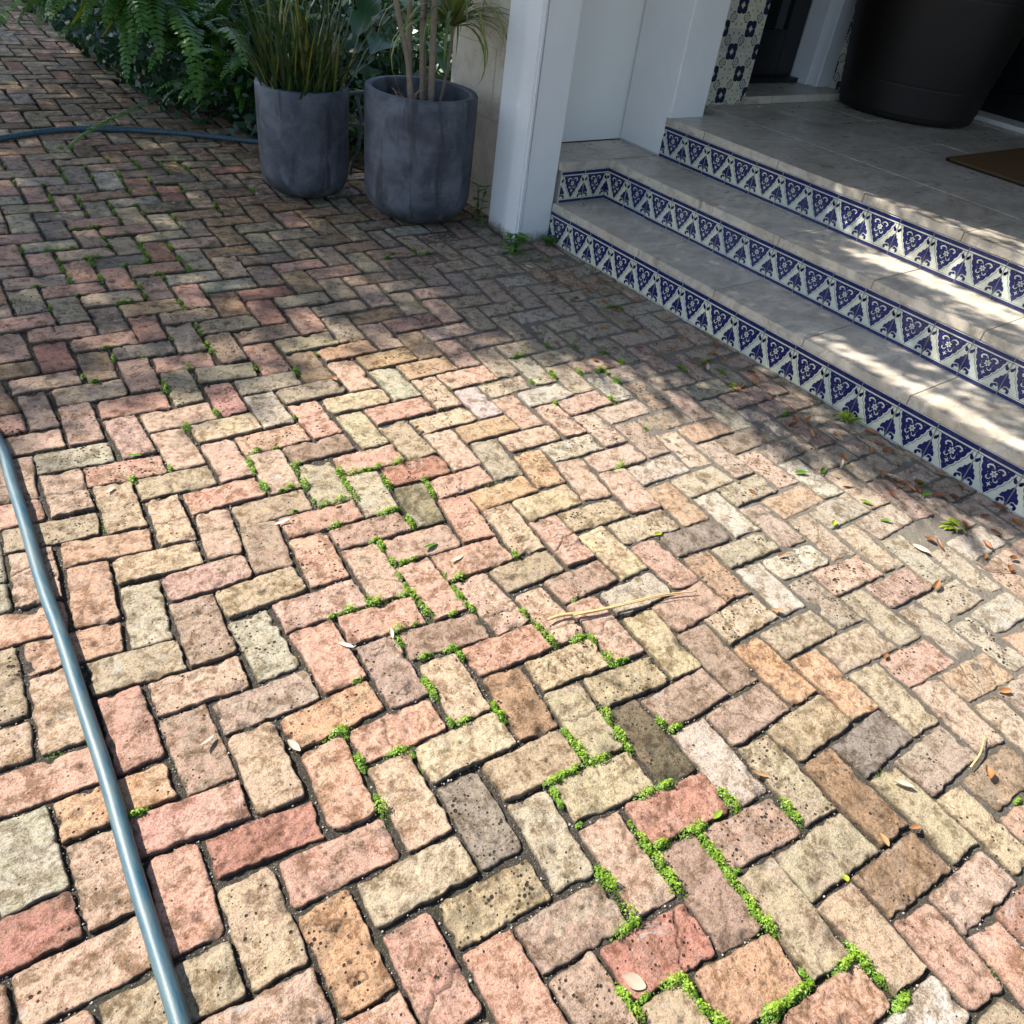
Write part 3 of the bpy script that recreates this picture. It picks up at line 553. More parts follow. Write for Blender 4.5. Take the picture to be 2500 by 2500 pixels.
# grit lying in the joints: too many to count
def scatter_quads(name, C_, N_, size, mat, kind=None, col=None, parent=None, aspect=1.0, fold=.25):
    """many small leaves: C_ centres, N_ normals, size per leaf"""
    n = len(C_); r1 = rng.normal(size=(n, 3)); N_ = N_ / np.linalg.norm(N_, axis=1, keepdims=True)
    U = np.cross(N_, r1); U /= np.linalg.norm(U, axis=1, keepdims=True); W = np.cross(N_, U)
    s_ = size[:, None]
    V = np.stack([C_ - U * s_ * aspect, C_ + W * s_ * .5 + N_ * s_ * fold * .0, C_ + U * s_ * aspect, C_ - W * s_ * .5], 1)
    V[:, 0] -= N_ * s_ * fold; V[:, 2] -= N_ * s_ * fold
    me = mesh_from(name, V.reshape(-1, 3), np.arange(4 * n).reshape(n, 4))
    c = rng.random(n) if col is None else col
    at = me.attributes.new('lcol', 'FLOAT', 'POINT'); at.data.foreach_set('value', np.repeat(c, 4).astype(np.float32))
    o = link(name, me, mat, parent)
    if kind: o['kind'] = kind
    return o

pb = []; 
for area, i, j, typ, q in BR[:380]:
    for a in range(4):
        for _ in range(rng.integers(2, 9)):
            t = rng.random(); p_ = q[a] * (1 - t) + q[(a + 1) % 4] * t + rng.normal(0, .0022, 2); pb.append((p_[0], p_[1]))
pb = np.array(pb); n = len(pb)
octa = np.array([(1, 0, 0), (0, 1, 0), (-1, 0, 0), (0, -1, 0), (0, 0, .8), (0, 0, -.8)], float); of = np.array([(0, 1, 4), (1, 2, 4), (2, 3, 4), (3, 0, 4), (1, 0, 5), (2, 1, 5), (3, 2, 5), (0, 3, 5)])
sz = rng.choice([.0011, .0017, .0026, .004], size=n, p=[.4, .35, .2, .05])
V = octa[None] * sz[:, None, None] * rng.uniform(.6, 1.2, (n, 6, 1)) + np.c_[pb, np.full(n, -.0105) + rng.uniform(0, .004, n)][:, None]
F = (of[None] + (np.arange(n) * 6)[:, None, None]).reshape(-1, 3)
tag(link('joint_gravel', mesh_from('joint_gravel', V.reshape(-1, 3), F), M['pebble']), kind='stuff')

# bright green creeping weed in the joints
wd = np.array([float(v) for v in WEEDS.split(',')]).reshape(-1, 2)
allq = np.array([b_[4] for b_ in BR]); edges_a = allq.reshape(-1, 2); edges_b = allq[:, [1, 2, 3, 0]].reshape(-1, 2)
Cs = []; Ns = []; Ss = []; Cc = []
for wx, wy in wd:
    p_ = bp(wx, wy)[:2]
    e = edges_b - edges_a; t = np.clip(((p_ - edges_a) * e).sum(1) / (e * e).sum(1), 0, 1); pr = edges_a + e * t[:, None]
    k_ = np.argsort(((pr - p_) ** 2).sum(1))[0]; dj = np.linalg.norm(pr[k_] - p_)
    if dj < .035: p_ = pr[k_] * .8 + p_ * .2
    dirv = e[k_] / np.linalg.norm(e[k_])
    dist = np.linalg.norm(np.r_[p_, 0] - CAM_POS)
    if rng.random() < .10: continue
    big = max(.35, .95 + .38 * rng.normal()); m_ = int(rng.uniform(120, 210) * (1.0 if dist < 3 else .6))
    along = rng.normal(0, .0105 * big, m_); side = rng.normal(0, .0048 * big, m_); perp = np.array([-dirv[1], dirv[0]])
    xy = p_ + along[:, None] * dirv + side[:, None] * perp
    lobe = fbm(xy[:, 0] * 120, xy[:, 1] * 120, 2)
    h = np.clip(.017 * big * np.exp(-(along / .02) ** 2 - (side / .010) ** 2) * (1 + lobe), 0, .03) * rng.uniform(.25, 1.1, m_) - .003
    Cs.append(np.c_[xy, h]); nn = np.c_[(xy - p_) * 40 + rng.normal(0, .35, (m_, 2)), np.ones(m_)]; Ns.append(nn)
    Ss.append(rng.uniform(.0018, .0042, m_) * (1 if dist < 2.8 else 1.35)); Cc.append(np.clip(h / .016, 0, 1) * .6 + rng.random(m_) * .4)
scatter_quads('joint_weeds', np.concatenate(Cs), np.concatenate(Ns), np.concatenate(Ss), M['weed'], 'stuff', np.concatenate(Cc), aspect=.9)
# a thin moss skin in the damp joints by the bed and the steps
ms = []
for area, i, j, typ, q in BR:
    c_ = q.mean(0); wgt = np.clip((c_[1] + .9) / 2, 0, 1) * .8 + np.clip((c_[0] + .8) / .8, 0, 1) * .6 + .06
    for a in range(4):
        if rng.random() < wgt * .4:
            m_ = rng.integers(10, 50); t0 = rng.random(); t = np.clip(t0 + rng.normal(0, .10, m_), 0, 1)[:, None]
            ms.append(q[a] * (1 - t) + q[(a + 1) % 4] * t + rng.normal(0, .0035, (m_, 2)))
ms = np.concatenate(ms); n = len(ms)
scatter_quads('joint_moss', np.c_[ms, rng.uniform(-.010, .0005, n)], np.c_[rng.normal(0, .5, (n, 2)), np.ones(n)], rng.uniform(.0014, .003, n), M['weed'], 'stuff', rng.random(n) * .3, aspect=.8)

# ------------------------------------------------------------------ steps with tiled risers
H = 0.1518; Z1 = .188; Z2 = .379; Z3 = .569; X2 = .325; X3 = .655; T = .15504; YEND = -5.2
steps = empty('entrance_steps', (0, 0, 0), label='three travertine entrance steps with blue and white patterned tile risers', cat='steps')

def ribbon(pts, wd):
    P = np.array(pts, float); n = len(P); a = []; b = []
    for i in range(n):
        t = P[min(i + 1, n - 1)] - P[max(i - 1, 0)]; t /= np.linalg.norm(t) + 1e-9; nn = np.array([-t[1], t[0]])
        w_ = wd[i] if hasattr(wd, '__len__') else wd
        a.append(P[i] + nn * w_ / 2); b.append(P[i] - nn * w_ / 2)
    return a, b
def arc(cx, cy, r, a0, a1, n=9, ry=None):
    return [(cx + r * math.cos(math.radians(a0 + (a1 - a0) * k / (n - 1))), cy + (ry or r) * math.sin(math.radians(a0 + (a1 - a0) * k / (n - 1)))) for k in range(n)]

def riser_tile_mesh(w, h, band_bottom=True, cut=1.0):
    """glazed tile lying in local XZ (x right, z up), facing -Y; print is thin inlay on the glaze"""
    mb = MB(); g = .0021; v0 = 0 if band_bottom else .10
    sx = lambda u: (u - .0) * w; sz = lambda v: (v - v0) / (1 - v0) * h if not band_bottom else v * h
    # body with softened face edge
    x0, x1, z0, z1 = g, w * cut - g, g * .6, h - g * .6; e = .0012
    mb.add([(x0, 0, z0), (x1, 0, z0), (x1, 0, z1), (x0, 0, z1), (x0, -.0035, z0), (x1, -.0035, z0), (x1, -.0035, z1), (x0, -.0035, z1),
            (x0 + e, -.0050, z0 + e), (x1 - e, -.0050, z0 + e), (x1 - e, -.0050, z1 - e), (x0 + e, -.0050, z1 - e)],
           [(0, 4, 5, 1), (1, 5, 6, 2), (2, 6, 7, 3), (3, 7, 4, 0), (4, 8, 9, 5), (5, 9, 10, 6), (6, 10, 11, 7), (7, 11, 8, 4), (8, 11, 10, 9)], 1)
    def poly(pts, lay, mi):
        pts = [(u, v) for u, v in pts]
        if cut < 1: pts = [(min(u, cut - .012), v) for u, v in pts]
        if not band_bottom and max(v for _, v in pts) < v0 + .01: return
        P = [(sx(min(max(u, .012), .988)), -.0050 - .00022 * lay, sz(max(v, v0 + .012))) for u, v in pts]
        A_ = sum(P[k][0] * P[(k + 1) % len(P)][2] - P[(k + 1) % len(P)][0] * P[k][2] for k in range(len(P)))
        if abs(A_) < 1e-9: return
        if A_ < 0: P = P[::-1]
        mb.add(P, [tuple(range(len(P)))], mi)
    def rib(pts, wd, lay, mi):
        a, b = ribbon(pts, wd)
        for k in range(len(a) - 1):
            poly([a[k], a[k + 1], b[k + 1], b[k]], lay, mi)
    def both(fn, pts, *r):
        fn(pts, *r); fn([(1 - u, v) for u, v in pts], *r)
    NV, CR = 0, 1
    poly([(.012, .885), (.988, .885), (.988, .982), (.012, .982)], 1, NV)
    poly([(.012, .838), (.988, .838), (.988, .852), (.012, .852)], 1, NV)
    if band_bottom: poly([(.012, .0165), (.988, .0165), (.988, .100), (.012, .100)], 1, NV)
    poly([(.012, .126), (.988, .126), (.988, .133), (.012, .133)], 1, NV)
    half = [(.135, .838), (.143, .775), (.180, .735), (.186, .665), (.208, .610), (.248, .580), (.255, .520), (.278, .470), (.322, .445), (.333, .385), (.366, .335), (.408, .305), (.428, .245), (.460, .200), (.5, .150)]
    poly(half + [(1 - u, v) for u, v in half[-2::-1]], 1, NV)
    both(rib, [(u - .052 + .03 * (1 - (v - .16) / .68), v - .012) for u, v in half[:-1]] + [(.5, .134)], .011, 1, NV)
    both(rib, [(u - .028 + .012 * (1 - (v - .16) / .68), v - .004) for u, v in half], .016, 1.4, CR)
    # flower, scrolls and star reserved in white
    for k in range(6):
        a = math.radians(60 * k + 30); cx, cy = .5 + .050 * math.cos(a), .610 + .050 * math.sin(a); ca, sa = math.cos(a), math.sin(a)
        poly([(cx + .030 * math.cos(t) * ca - .020 * math.sin(t) * sa, cy + .030 * math.cos(t) * sa + .020 * math.sin(t) * ca) for t in np.linspace(0, 2 * math.pi, 10)[:-1]], 2, CR)
    poly(arc(.5, .610, .010, 0, 320, 8), 2.6, CR)
    both(rib, [(.475, .700), (.44, .755), (.385, .775), (.325, .755), (.300, .715), (.318, .690)], [.006, .024, .034, .036, .034, .012], 2, CR)
    both(poly, arc(.325, .690, .022, 0, 330, 9), 2, CR)
    both(rib, [(.47, .530), (.455, .480), (.415, .462), (.375, .480), (.368, .510)], [.006, .018, .022, .024, .014], 2, CR)
    both(poly, arc(.376, .512, .017, 0, 330, 8), 2, CR)
    st = []
    for k in range(8):
        a = math.radians(45 * k + 90); r_ = .070 if k % 2 == 0 else .026; st.append((.5 + r_ * .85 * math.cos(a), .375 + r_ * math.sin(a)))
    poly(st, 2, CR)
    for u, v in ((.27, .80), (.5, .80), (.36, .60), (.43, .70), (.38, .56), (.455, .43), (.44, .29)):
        both(poly, arc(u, v, .007, 0, 300, 6), 2, CR)
    # half of the fleur that straddles each tile joint
    bell = [(.012, .590), (.048, .555), (.070, .500), (.116, .480), (.132, .415), (.188, .372), (.208, .290), (.150, .262), (.085, .245), (.060, .205), (.012, .145)]
    both(poly, bell, 1, NV)
    both(rib, [(.060, .262), (.115, .285), (.165, .270), (.200, .235)], [.010, .016, .016, .008], 1.8, CR)
    both(rib, [(.075, .215), (.125, .236), (.180, .232), (.205, .190)], [.034, .054, .062, .050], 1, NV)
    both(poly, arc(.188, .178, .040, 0, 330, 10), 1, NV)
    both(rib, [(.030, .180), (.060, .225), (.085, .240)], .012, 1.8, CR)
    # comma leaf at each upper corner
    both(poly, [(.118, .815), (.125, .770), (.118, .715), (.092, .665), (.052, .640), (.022, .660), (.024, .715), (.060, .745), (.090, .775)], 1, NV)
    both(poly, arc(.060, .695, .040, 0, 330, 10), 1, NV)
    return mb.mesh('riser_tile')

def rough_slab(mb_, x0, y0, z0, x1, y1, z1): mb_.box(x0, y0, z0, x1, y1, z1)

# tile rows (tile local x runs along -Y)
tile_full = riser_tile_mesh(T, H); tile_low = riser_tile_mesh(T, .1500, band_bottom=False)
tile_part = riser_tile_mesh(T, H, cut=.93)
for me in (tile_full, tile_low, tile_part):
    me.materials.append(M['navy']); me.materials.append(M['cream'])
def tile_row(x, y0, z, n, me, first=0, rot=-math.pi / 2):
    for k in range(first, n):
        o = bpy.data.objects.new('riser_tile', me); COL.objects.link(o); o.parent = steps
        o.rotation_euler = (R.gauss(0, .0016), 0, rot + R.gauss(0, .0022)); o.location = (x + R.gauss(0, .0004), y0 - k * T, z + R.gauss(0, .0005))
tile_row(-.0015, -.002, .0015, 26, tile_low)
tile_row(X2, -.016, Z1 + .0005, 24, tile_full)
tile_row(X3, -.031, Z2 + .0005, 22, tile_full)
# return of the second step behind the first, facing the yard
for k in range(2):
    o = bpy.data.objects.new('riser_tile', tile_full if k == 0 else tile_full); COL.objects.link(o); o.parent = steps
    o.location = (X2 - .008 - (k + 1) * T * .985, -.016, Z1 + .0005); o.scale = (.985, 1, 1)

# masonry core behind the tiles, travertine slabs with open joints
mb = MB()
mb.box(.0, YEND, -.05, 3.6, -.003, H - .001); mb.box(X2 + .001, YEND, H, 3.6, -.0165, Z2 - .038); mb.box(X3 + .001, YEND, Z2 - .03, 3.6, .12, Z3 - .038)
mb.box(.03, -.0158, .0, 3.6, .30, Z2 - .038)
mb.box(X3 + .001, .12, Z2 - .03, 3.6, .9, Z3 - .038)
mb.build('core', M['grout'], steps)
def slab(x0, y0, x1, y1, z, name='tread_slab', par=steps, th=.0355):
    mb = MB(); g = .0011
    x0 += g * 0; mb.box(x0, y0 + g, z - th, x1, y1 - g, z + R.gauss(0, .00035)); o = mb.build(name, M['trav'], par, bevel=.0018, seg=2); return o
ys = [.0, -.640, -1.105, -1.575, -2.040, -2.505, -2.97, -3.43, -3.9, -4.4, -5.2]
for a, b_ in zip(ys[:-1], ys[1:]): slab(-.007, b_, X2 - .0055, a - (.004 if a == 0 else 0), Z1)
ys2 = [-.016, -.655, -1.115, -1.585, -2.050, -2.515, -2.98, -3.44, -3.9, -4.4, -5.2]
for a, b_ in zip(ys2[:-1], ys2[1:]): slab(X2 - .008, b_, X3 - .0055, a - (.003 if a == ys2[0] else 0), Z2)
slab(.003, -.024, X2 + .02, .278, Z2); slab(X2 + .0225, -.0135, .647, .278, Z2)
# porch floor
floor = empty('porch_floor', kind='structure')
xs = [X3 - .008, 1.12, 1.585, 2.05, 2.515, 2.98, 3.46]
for a, b_ in zip(xs[:-1], xs[1:]):
    for c_, d_ in zip([.14, -.30, -.765, -1.23, -1.69, -2.16, -2.62, -3.09, -3.6, -4.2], [-.30, -.765, -1.23, -1.69, -2.16, -2.62, -3.09, -3.6, -4.2, -5.2]):
        if a < .7 and c_ > 0: slab(a, d_, b_, -.031, Z3, 'floor_slab', floor)
        else: slab(a + .0008, d_, b_ - .0008, c_, Z3, 'floor_slab', floor)
slab(.93, .141, 3.4, .62, Z3, 'floor_slab', floor)

# ------------------------------------------------------------------ house: column, walls, door
col = empty('corner_column', (-.1, .1, 0), label='white stucco corner column with raised moulding at the left end of the steps', cat='column')
mb = MB(); mb.box(-.185, .0, -.03, .001, .278, 2.72); b_ = mb.build('shaft', M['white'], None, bevel=.006); b_.parent = col; b_.location = (.1, -.1, 0)
def colpart(name, x0, y0, z0, x1, y1, z1, bev=.004, mat=M['white']):
    mb = MB(); mb.box(x0 + .1, y0 - .1, z0, x1 + .1, y1 - .1, z1); return mb.build(name, mat, col, bevel=bev)
colpart('moulding', -.2165, -.006, -.03, -.1862, .105, 2.72, .010)
colpart('moulding', -.1858, -.0035, .34, -.176, .0, 2.72, .0015)
colpart('moulding', -.197, .106, -.03, -.1855, .150, 2.72, .006)

alc = empty('alcove_wall', (0, 0, 0), label='plain white recessed wall above the second step beside the column', cat='wall')
mb = MB(); mb.box(.0015, .280, Z2 + .004, .72, .36, 2.72); mb.build('wall_panel', M['white_smooth'], alc, bevel=.002)
mb = MB(); mb.box(.001, .279, Z1 + .1, .70, .355, Z2 + .002); mb.build('joint_gap', M['black'], alc)
pil = empty('inner_pillar', (0, 0, 0), label='white square pillar standing on the porch edge by the tiled door surround', cat='pillar')
mb = MB(); mb.box(.650, -.052, Z2 + .003, .902, .279, 2.72); mb.build('shaft', M['white'], pil, bevel=.007)

stw = empty('stone_wall', (0, 0, 0), label='beige coral stone block wall behind the right planter', cat='wall')
mb = MB(); mb.box(-.092, .1505, -.03, .0, .84, 2.72); mb.build('mortar', M['grout'], stw)
zc = [-.02, .145, .46, .775, 1.10, 1.42, 1.74, 2.06, 2.38, 2.70]
for r_, (a, b_) in enumerate(zip(zc[:-1], zc[1:])):
    yj = [.152, .46, .842] if r_ % 2 == 0 else [.152, .245, .60, .842]
    for c_, d_ in zip(yj[:-1], yj[1:]):
        mb = MB(); mb.box(-.100 + R.gauss(0, .0008), c_ + .0015, a + .0015, -.0925, d_ - .0015, b_ - .0015); mb.build('stone_block', M['coral'], stw, bevel=.002)

def wall_tile_mesh(p):
    mb = MB(); g = .0012
    mb.box(g, -.006, g, p - g, 0, p - g, 1)
    def poly(pts, mi=0):
        P = [(u * p, -.0064, v * p) for u, v in pts]
        A_ = sum(P[k][0] * P[(k + 1) % len(P)][2] - P[(k + 1) % len(P)][0] * P[k][2] for k in range(len(P)))
        mb.add(P if A_ > 0 else P[::-1], [tuple(range(len(P)))], mi)
    def sq(cu, cv, s_):
        o_ = s_; i_ = s_ * .42
        out = [(cu - o_, cv - o_), (cu, cv - o_ * .75), (cu + o_, cv - o_), (cu + o_ * .75, cv), (cu + o_, cv + o_), (cu, cv + o_ * .75), (cu - o_, cv + o_), (cu - o_ * .75, cv)]
        inn = [(cu - i_, cv - i_), (cu, cv - i_), (cu + i_, cv - i_), (cu + i_, cv), (cu + i_, cv + i_), (cu, cv + i_), (cu - i_, cv + i_), (cu - i_, cv)]
        for k in range(8): poly([out[k], out[(k + 1) % 8], inn[(k + 1) % 8], inn[k]])
    sq(.80, .20, .058)
    # tulip in one corner, beads and curls along the diagonal
    rot = lambda u, v: ((u - v) * .7071, (u + v) * .7071)
    def dg(pts): return [(.5 + rot(u, v)[0], .5 + rot(u, v)[1]) for u, v in pts]
    poly(dg([(-.60, .0), (-.58, .16), (-.50, .22), (-.38, .20), (-.30, .10), (-.24, .0), (-.30, -.10), (-.38, -.20), (-.50, -.22), (-.58, -.16)]))
    poly(dg([(.60, .0), (.58, .16), (.50, .22), (.38, .20), (.30, .10), (.24, .0), (.30, -.10), (.38, -.20), (.50, -.22), (.58, -.16)]))
    for u in (-.15, -.05, .05, .15):
        for v in (-.05, .05):
            poly(dg([(u - .038, v), (u, v + .038), (u + .038, v), (u, v - .038)]))
    for s_ in (1, -1):
        for t in (1, -1):
            a, b_ = ribbon([(.20 * t, .05 * s_), (.17 * t, .15 * s_), (.08 * t, .20 * s_), (.02 * t, .16 * s_), (.06 * t, .12 * s_)], [.02, .05, .06, .05, .03])
            for k in range(4): poly(dg([a[k], a[k + 1], b_[k + 1], b_[k]]))
    sq(.20, .80, .050)
    me = mb.mesh('wall_tile'); me.materials.append(M['ink']); me.materials.append(M['ivory']); return me
WT = .108; wt = wall_tile_mesh(WT)
def tiled_face(par, x0, y0, z0, nx, nz, rotz=0):
    for a in range(nx):
        for b_ in range(nz):
            o = bpy.data.objects.new('wall_tile', wt); COL.objects.link(o); o.parent = par
            fx, fz = (a % 2 == 1), (b_ % 2 == 1)
            sx_, sz_ = (-1 if fx else 1), (-1 if fz else 1)
            ux = x0 + (a + (1 if fx else 0)) * WT * math.cos(rotz); uy = y0 + (a + (1 if fx else 0)) * WT * math.sin(rotz)
            o.location = (ux, uy, z0 + (b_ + (1 if fz else 0)) * WT); o.rotation_euler = (0, 0, rotz); o.scale = (sx_, 1, sz_)
p1 = empty('tiled_door_surround', (0, 0, 0), label='door surround clad in cream and blue patterned tiles left of the dark doorway', cat='door surround')
mb = MB(); mb.box(.903, .152, Z3 + .001, 1.425, .50, 2.72); mb.build('backing', M['grout'], p1)
tiled_face(p1, 1.424 - 5 * WT + .028, .1515, Z3 - .060, 5, 11)
p2 = empty('tiled_door_surround', (0, 0, 0), label='tiled surround between the white door frame and the big dark jar', cat='door surround')
mb = MB(); mb.box(2.437, .082, Z3 + .001, 3.45, .60, 2.72); mb.build('backing', M['grout'], p2)
tiled_face(p2, 2.4365, .082 + 2 * WT, Z3 - .055, 2, 11, -math.pi / 2)
tiled_face(p2, 2.437, .0815, Z3 - .055, 9, 11)

door = empty('side_door', (1.45, .45, Z3), label='dark glazed door recessed behind a marble sill and white frame', cat='door')
def dpart(name, x0, y0, z0, x1, y1, z1, mat, bev=.002):
    mb = MB(); mb.box(x0 - 1.45, y0 - .45, z0 - Z3, x1 - 1.45, y1 - .45, z1 - Z3); return mb.build(name, mat, door, bevel=bev)
dpart('sill', 1.426, .118, Z3 + .001, 2.436, .52, Z3 + .042, M['trav'], .003)
dpart('frame', 2.285, .270, Z3 + .043, 2.435, .50, 2.5, M['trim'], .006)
dpart('frame', 2.262, .335, Z3 + .043, 2.284, .47, 2.5, M['trim'], .004)
dpart('threshold', 1.427, .400, Z3 + .043, 2.26, .50, Z3 + .07, M['black'])
dpart('door_leaf', 1.427, .472, Z3 + .072, 1.56, .515, 2.5, M['black']); dpart('door_leaf', 2.10, .472, Z3 + .072, 2.26, .515, 2.5, M['black'])
dpart('door_leaf', 1.561, .472, Z3 + .072, 2.099, .515, Z3 + .32, M['black'])
dpart('pane', 1.561, .49, Z3 + .321, 2.099, .50, 2.5, M['glass'], 0)

gd = empty('glass_door', (3.4, -1, Z3), label='dark glass door along the right wall of the porch', cat='door')
def gpart(name, x0, y0, z0, x1, y1, z1, mat, bev=.002):
    mb = MB(); mb.box(x0 - 3.4, y0 + 1, z0 - Z3, x1 - 3.4, y1 + 1, z1 - Z3); return mb.build(name, mat, gd, bevel=bev)
gpart('threshold', 3.06, -4.8, Z3 + .001, 3.28, -.02, Z3 + .028, M['grout'], .004)
gpart('frame', 3.30, -4.8, Z3 + .001, 3.37, .07, Z3 + .16, M['black']); gpart('pane', 3.335, -4.8, Z3 + .161, 3.345, .07, 2.6, M['glass'], 0)
for yy in (-1.1, -2.3, -3.5): gpart('frame', 3.30, yy - .04, Z3 + .161, 3.37, yy + .04, 2.6, M['black'])
mb = MB(); mb.box(1.3, .55, .3, 3.6, .62, 2.74); mb.box(3.46, -5.2, .3, 3.53, .54, 2.74)
tag(mb.build('house_wall', M['ceil']), label='dim house wall enclosing the porch behind its doors', cat='wall')
# porch roof slab out of view, front edge slanted to set its shadow line
mb = MB(); mb.prism([(-.70, .70), (-.46, -.20), (.05, -2.1), (.62, -5.2), (3.7, -5.2), (3.7, 1.0), (-.70, 1.0)], 2.74, 2.90)
tag(mb.build('porch_roof', M['ceil']), label='flat roof over the porch above the steps, edge slanted to shape its shadow', cat='roof')

# big woven jar
jr = empty('jar_planter', (2.60, -.18, Z3), label='very large dark brown ribbed jar standing on the porch floor', cat='jar')
prof = [(.0, .002), (.36, .002), (.395, .014), (.404, .04), (.425, .2), (.455, .4), (.49, .65), (.52, .9), (.53, 1.1), (.51, 1.3), (.44, 1.45), (.38, 1.5), (.40, 1.53), (.37, 1.53), (.33, 1.4)]
pr2 = []
for (r0, z0), (r1, z1) in zip(prof[:-1], prof[1:]):
    n = max(1, int((z1 - z0) / .0075)) if z1 > .03 and z1 < 1.45 else 1
    for k in range(n):
        t = k / n; pr2.append((r0 + (r1 - r0) * t + (.0020 if (n > 1 and k % 2) else 0), z0 + (z1 - z0) * t))
pr2.append(prof[-1]); mb = MB(); mb.lathe(pr2, (0, 0, 0), 84)
jm = mb.mesh('body', True); jv = np.zeros(len(jm.vertices) * 3, np.float32); jm.vertices.foreach_get('co', jv); jv = jv.reshape(-1, 3)
an = np.arctan2(jv[:, 1], jv[:, 0]); rr = np.hypot(jv[:, 0], jv[:, 1]); dlt = .0040 * np.sin(an * 126 + jv[:, 2] * 60) + .004 * np.sin(an * 3 + 1) * jv[:, 2]
jv[:, 0] *= 1 + dlt / (rr + 1e-6); jv[:, 1] *= 1 + dlt / (rr + 1e-6); jm.vertices.foreach_set('co', jv.ravel()); jm.update()
link('body', jm, M['jar'], jr)

# door mat
mt = MB(); cx0, cy0, cx1, cy1, rr_ = 1.71, -2.05, 2.62, -.985, .05
pts = []
for (ccx, ccy, a0) in ((cx1 - rr_, cy1 - rr_, 0), (cx0 + rr_, cy1 - rr_, 90), (cx0 + rr_, cy0 + rr_, 180), (cx1 - rr_, cy0 + rr_, 270)):
    pts += arc(ccx, ccy, rr_, a0, a0 + 90, 6)
dm = empty('door_mat', (0, 0, Z3), label='brown coir door mat with rounded corners on the porch floor', cat='mat')
mt.prism(pts, .001, .016); mt.build('pile', M['mat'], dm, bevel=.003)
cxm, cym = (cx0 + cx1) / 2, (cy0 + cy1) / 2
e = MB(); e.tube([(cxm + (x - cxm) * 1.006, cym + (y - cym) * 1.006, .006) for x, y in pts + pts[:1]], .006, 6); e.build('border', M['jar'], dm)

# ------------------------------------------------------------------ concrete pots
def pot(name, x, y, r, h, label):
    root = empty(name, (x, y, 0), label=label, cat='planter')
    rb = r * .80; prof = [(.0, .001), (.42 * r, .001)]
    for k in range(1, 13):
        a = math.radians(90 * k / 12); prof.append((.42 * r + .565 * r * math.sin(a), .001 + .50 * r * (1 - math.cos(a))))
    prof += [(r * .992, h * .45), (r, h * .75), (r * 1.0, h - .010), (r - .003, h - .003), (r - .008, h), (r - .030, h), (r - .035, h - .003), (r - .038, h - .010), (r - .042, h - .14)]
    mb = MB(); mb.lathe(prof, (0, 0, 0), 72); mb.build('body', M['pot'], root, smooth=True)
    mb = MB(); mb.lathe([(0, h - .085), (r * .5, h - .075), (r - .040, h - .09)], (0, 0, 0), 40); mb.build('potting_soil', M['potsoil'], root, smooth=True)
    return root
PL = (-.864, .994, .226, .519); PR = (-.470, .524, .270, .594)
pot('planter', *PL, 'smaller round-bottomed grey concrete planter, farther left, full of spiky leaves')
pot('planter', *PR, 'larger round-bottomed dark grey concrete planter next to the stone wall')

def blades(name, mat, specs, parent=None, nseg=7):
    """strap leaves; spec = base, dir azimuth, lean, length, width, droop, hue"""
    Vs = []; Fs = []; Cs_ = []; o_ = 0
    for (b, az, lean, ln, wd_, droop, hue) in specs:
        p_ = np.array(b, float); el = math.pi / 2 - lean; d2 = np.array([math.cos(az), math.sin(az)]); sd = np.array([-d2[1], d2[0], 0])
        for k in range(nseg + 1):
            t = k / nseg; wv = wd_ * (.55 + .45 * min(1, t * 4)) * (1 - t ** 2.6) + .0004
            up = np.array([0, 0, 1.]) * math.cos(el) * .25
            Vs += [p_ - sd * wv / 2, p_ + np.array([0, 0, -wd_ * .18]) * (1 - t), p_ + sd * wv / 2]; Cs_ += [hue + .25 * t * t] * 3
            el -= droop / nseg * (0.4 + 1.4 * t)
            p_ = p_ + ln / nseg * np.array([d2[0] * math.cos(el), d2[1] * math.cos(el), math.sin(el)])
            if p_[2] < .01: p_[2] = .01
        for k in range(nseg):
            a = o_ + 3 * k; Fs += [(a, a + 1, a + 4, a + 3), (a + 1, a + 2, a + 5, a + 4)]
        o_ += 3 * (nseg + 1)
    me = mesh_from(name, Vs, np.array(Fs), True); at = me.attributes.new('lcol', 'FLOAT', 'POINT'); at.data.foreach_set('value', np.array(Cs_, np.float32))
    return link(name, me, mat, parent)

# spiky plant in the left pot: single stiff leaves near the viewer as parts, the inner thicket as one mass
sp = empty('spiky_plant', (PL[0], PL[1], PL[3] - .08), label='dense clump of stiff pointed green and yellow leaves in the left planter', cat='plant')
spec = []
for k in range(380):
    a = R.uniform(0, 2 * math.pi); r_ = PL[2] * .84 * math.sqrt(R.random()); lean = abs(R.gauss(.0, .22)) + .10 * r_ / PL[2]
    ln = R.choice([R.uniform(.10, .20), R.uniform(.2, .42), R.uniform(.35, .62)])
    spec.append(((r_ * math.cos(a), r_ * math.sin(a), 0), a + R.gauss(0, 1.3), lean * 1.3 + .05, ln, R.uniform(.009, .019), R.uniform(0, .35), R.random() ** 4 * .95))
for s_ in spec[:110]: blades('leaf', M['spike'], [s_], sp, 5)
blades('leaf_thicket', M['spike'], spec[110:], sp, 4)['kind'] = 'stuff'
blades('leaf', M['dead'], [((-.05, -.10, .34), math.pi * .95, 1.25, .22, .022, .2, .55)], sp, 8)
blades('leaf', M['strap'], [((-.02, -.02, .0), math.pi * 1.1, .06, .66, .014, .15, .4)], sp, 8)

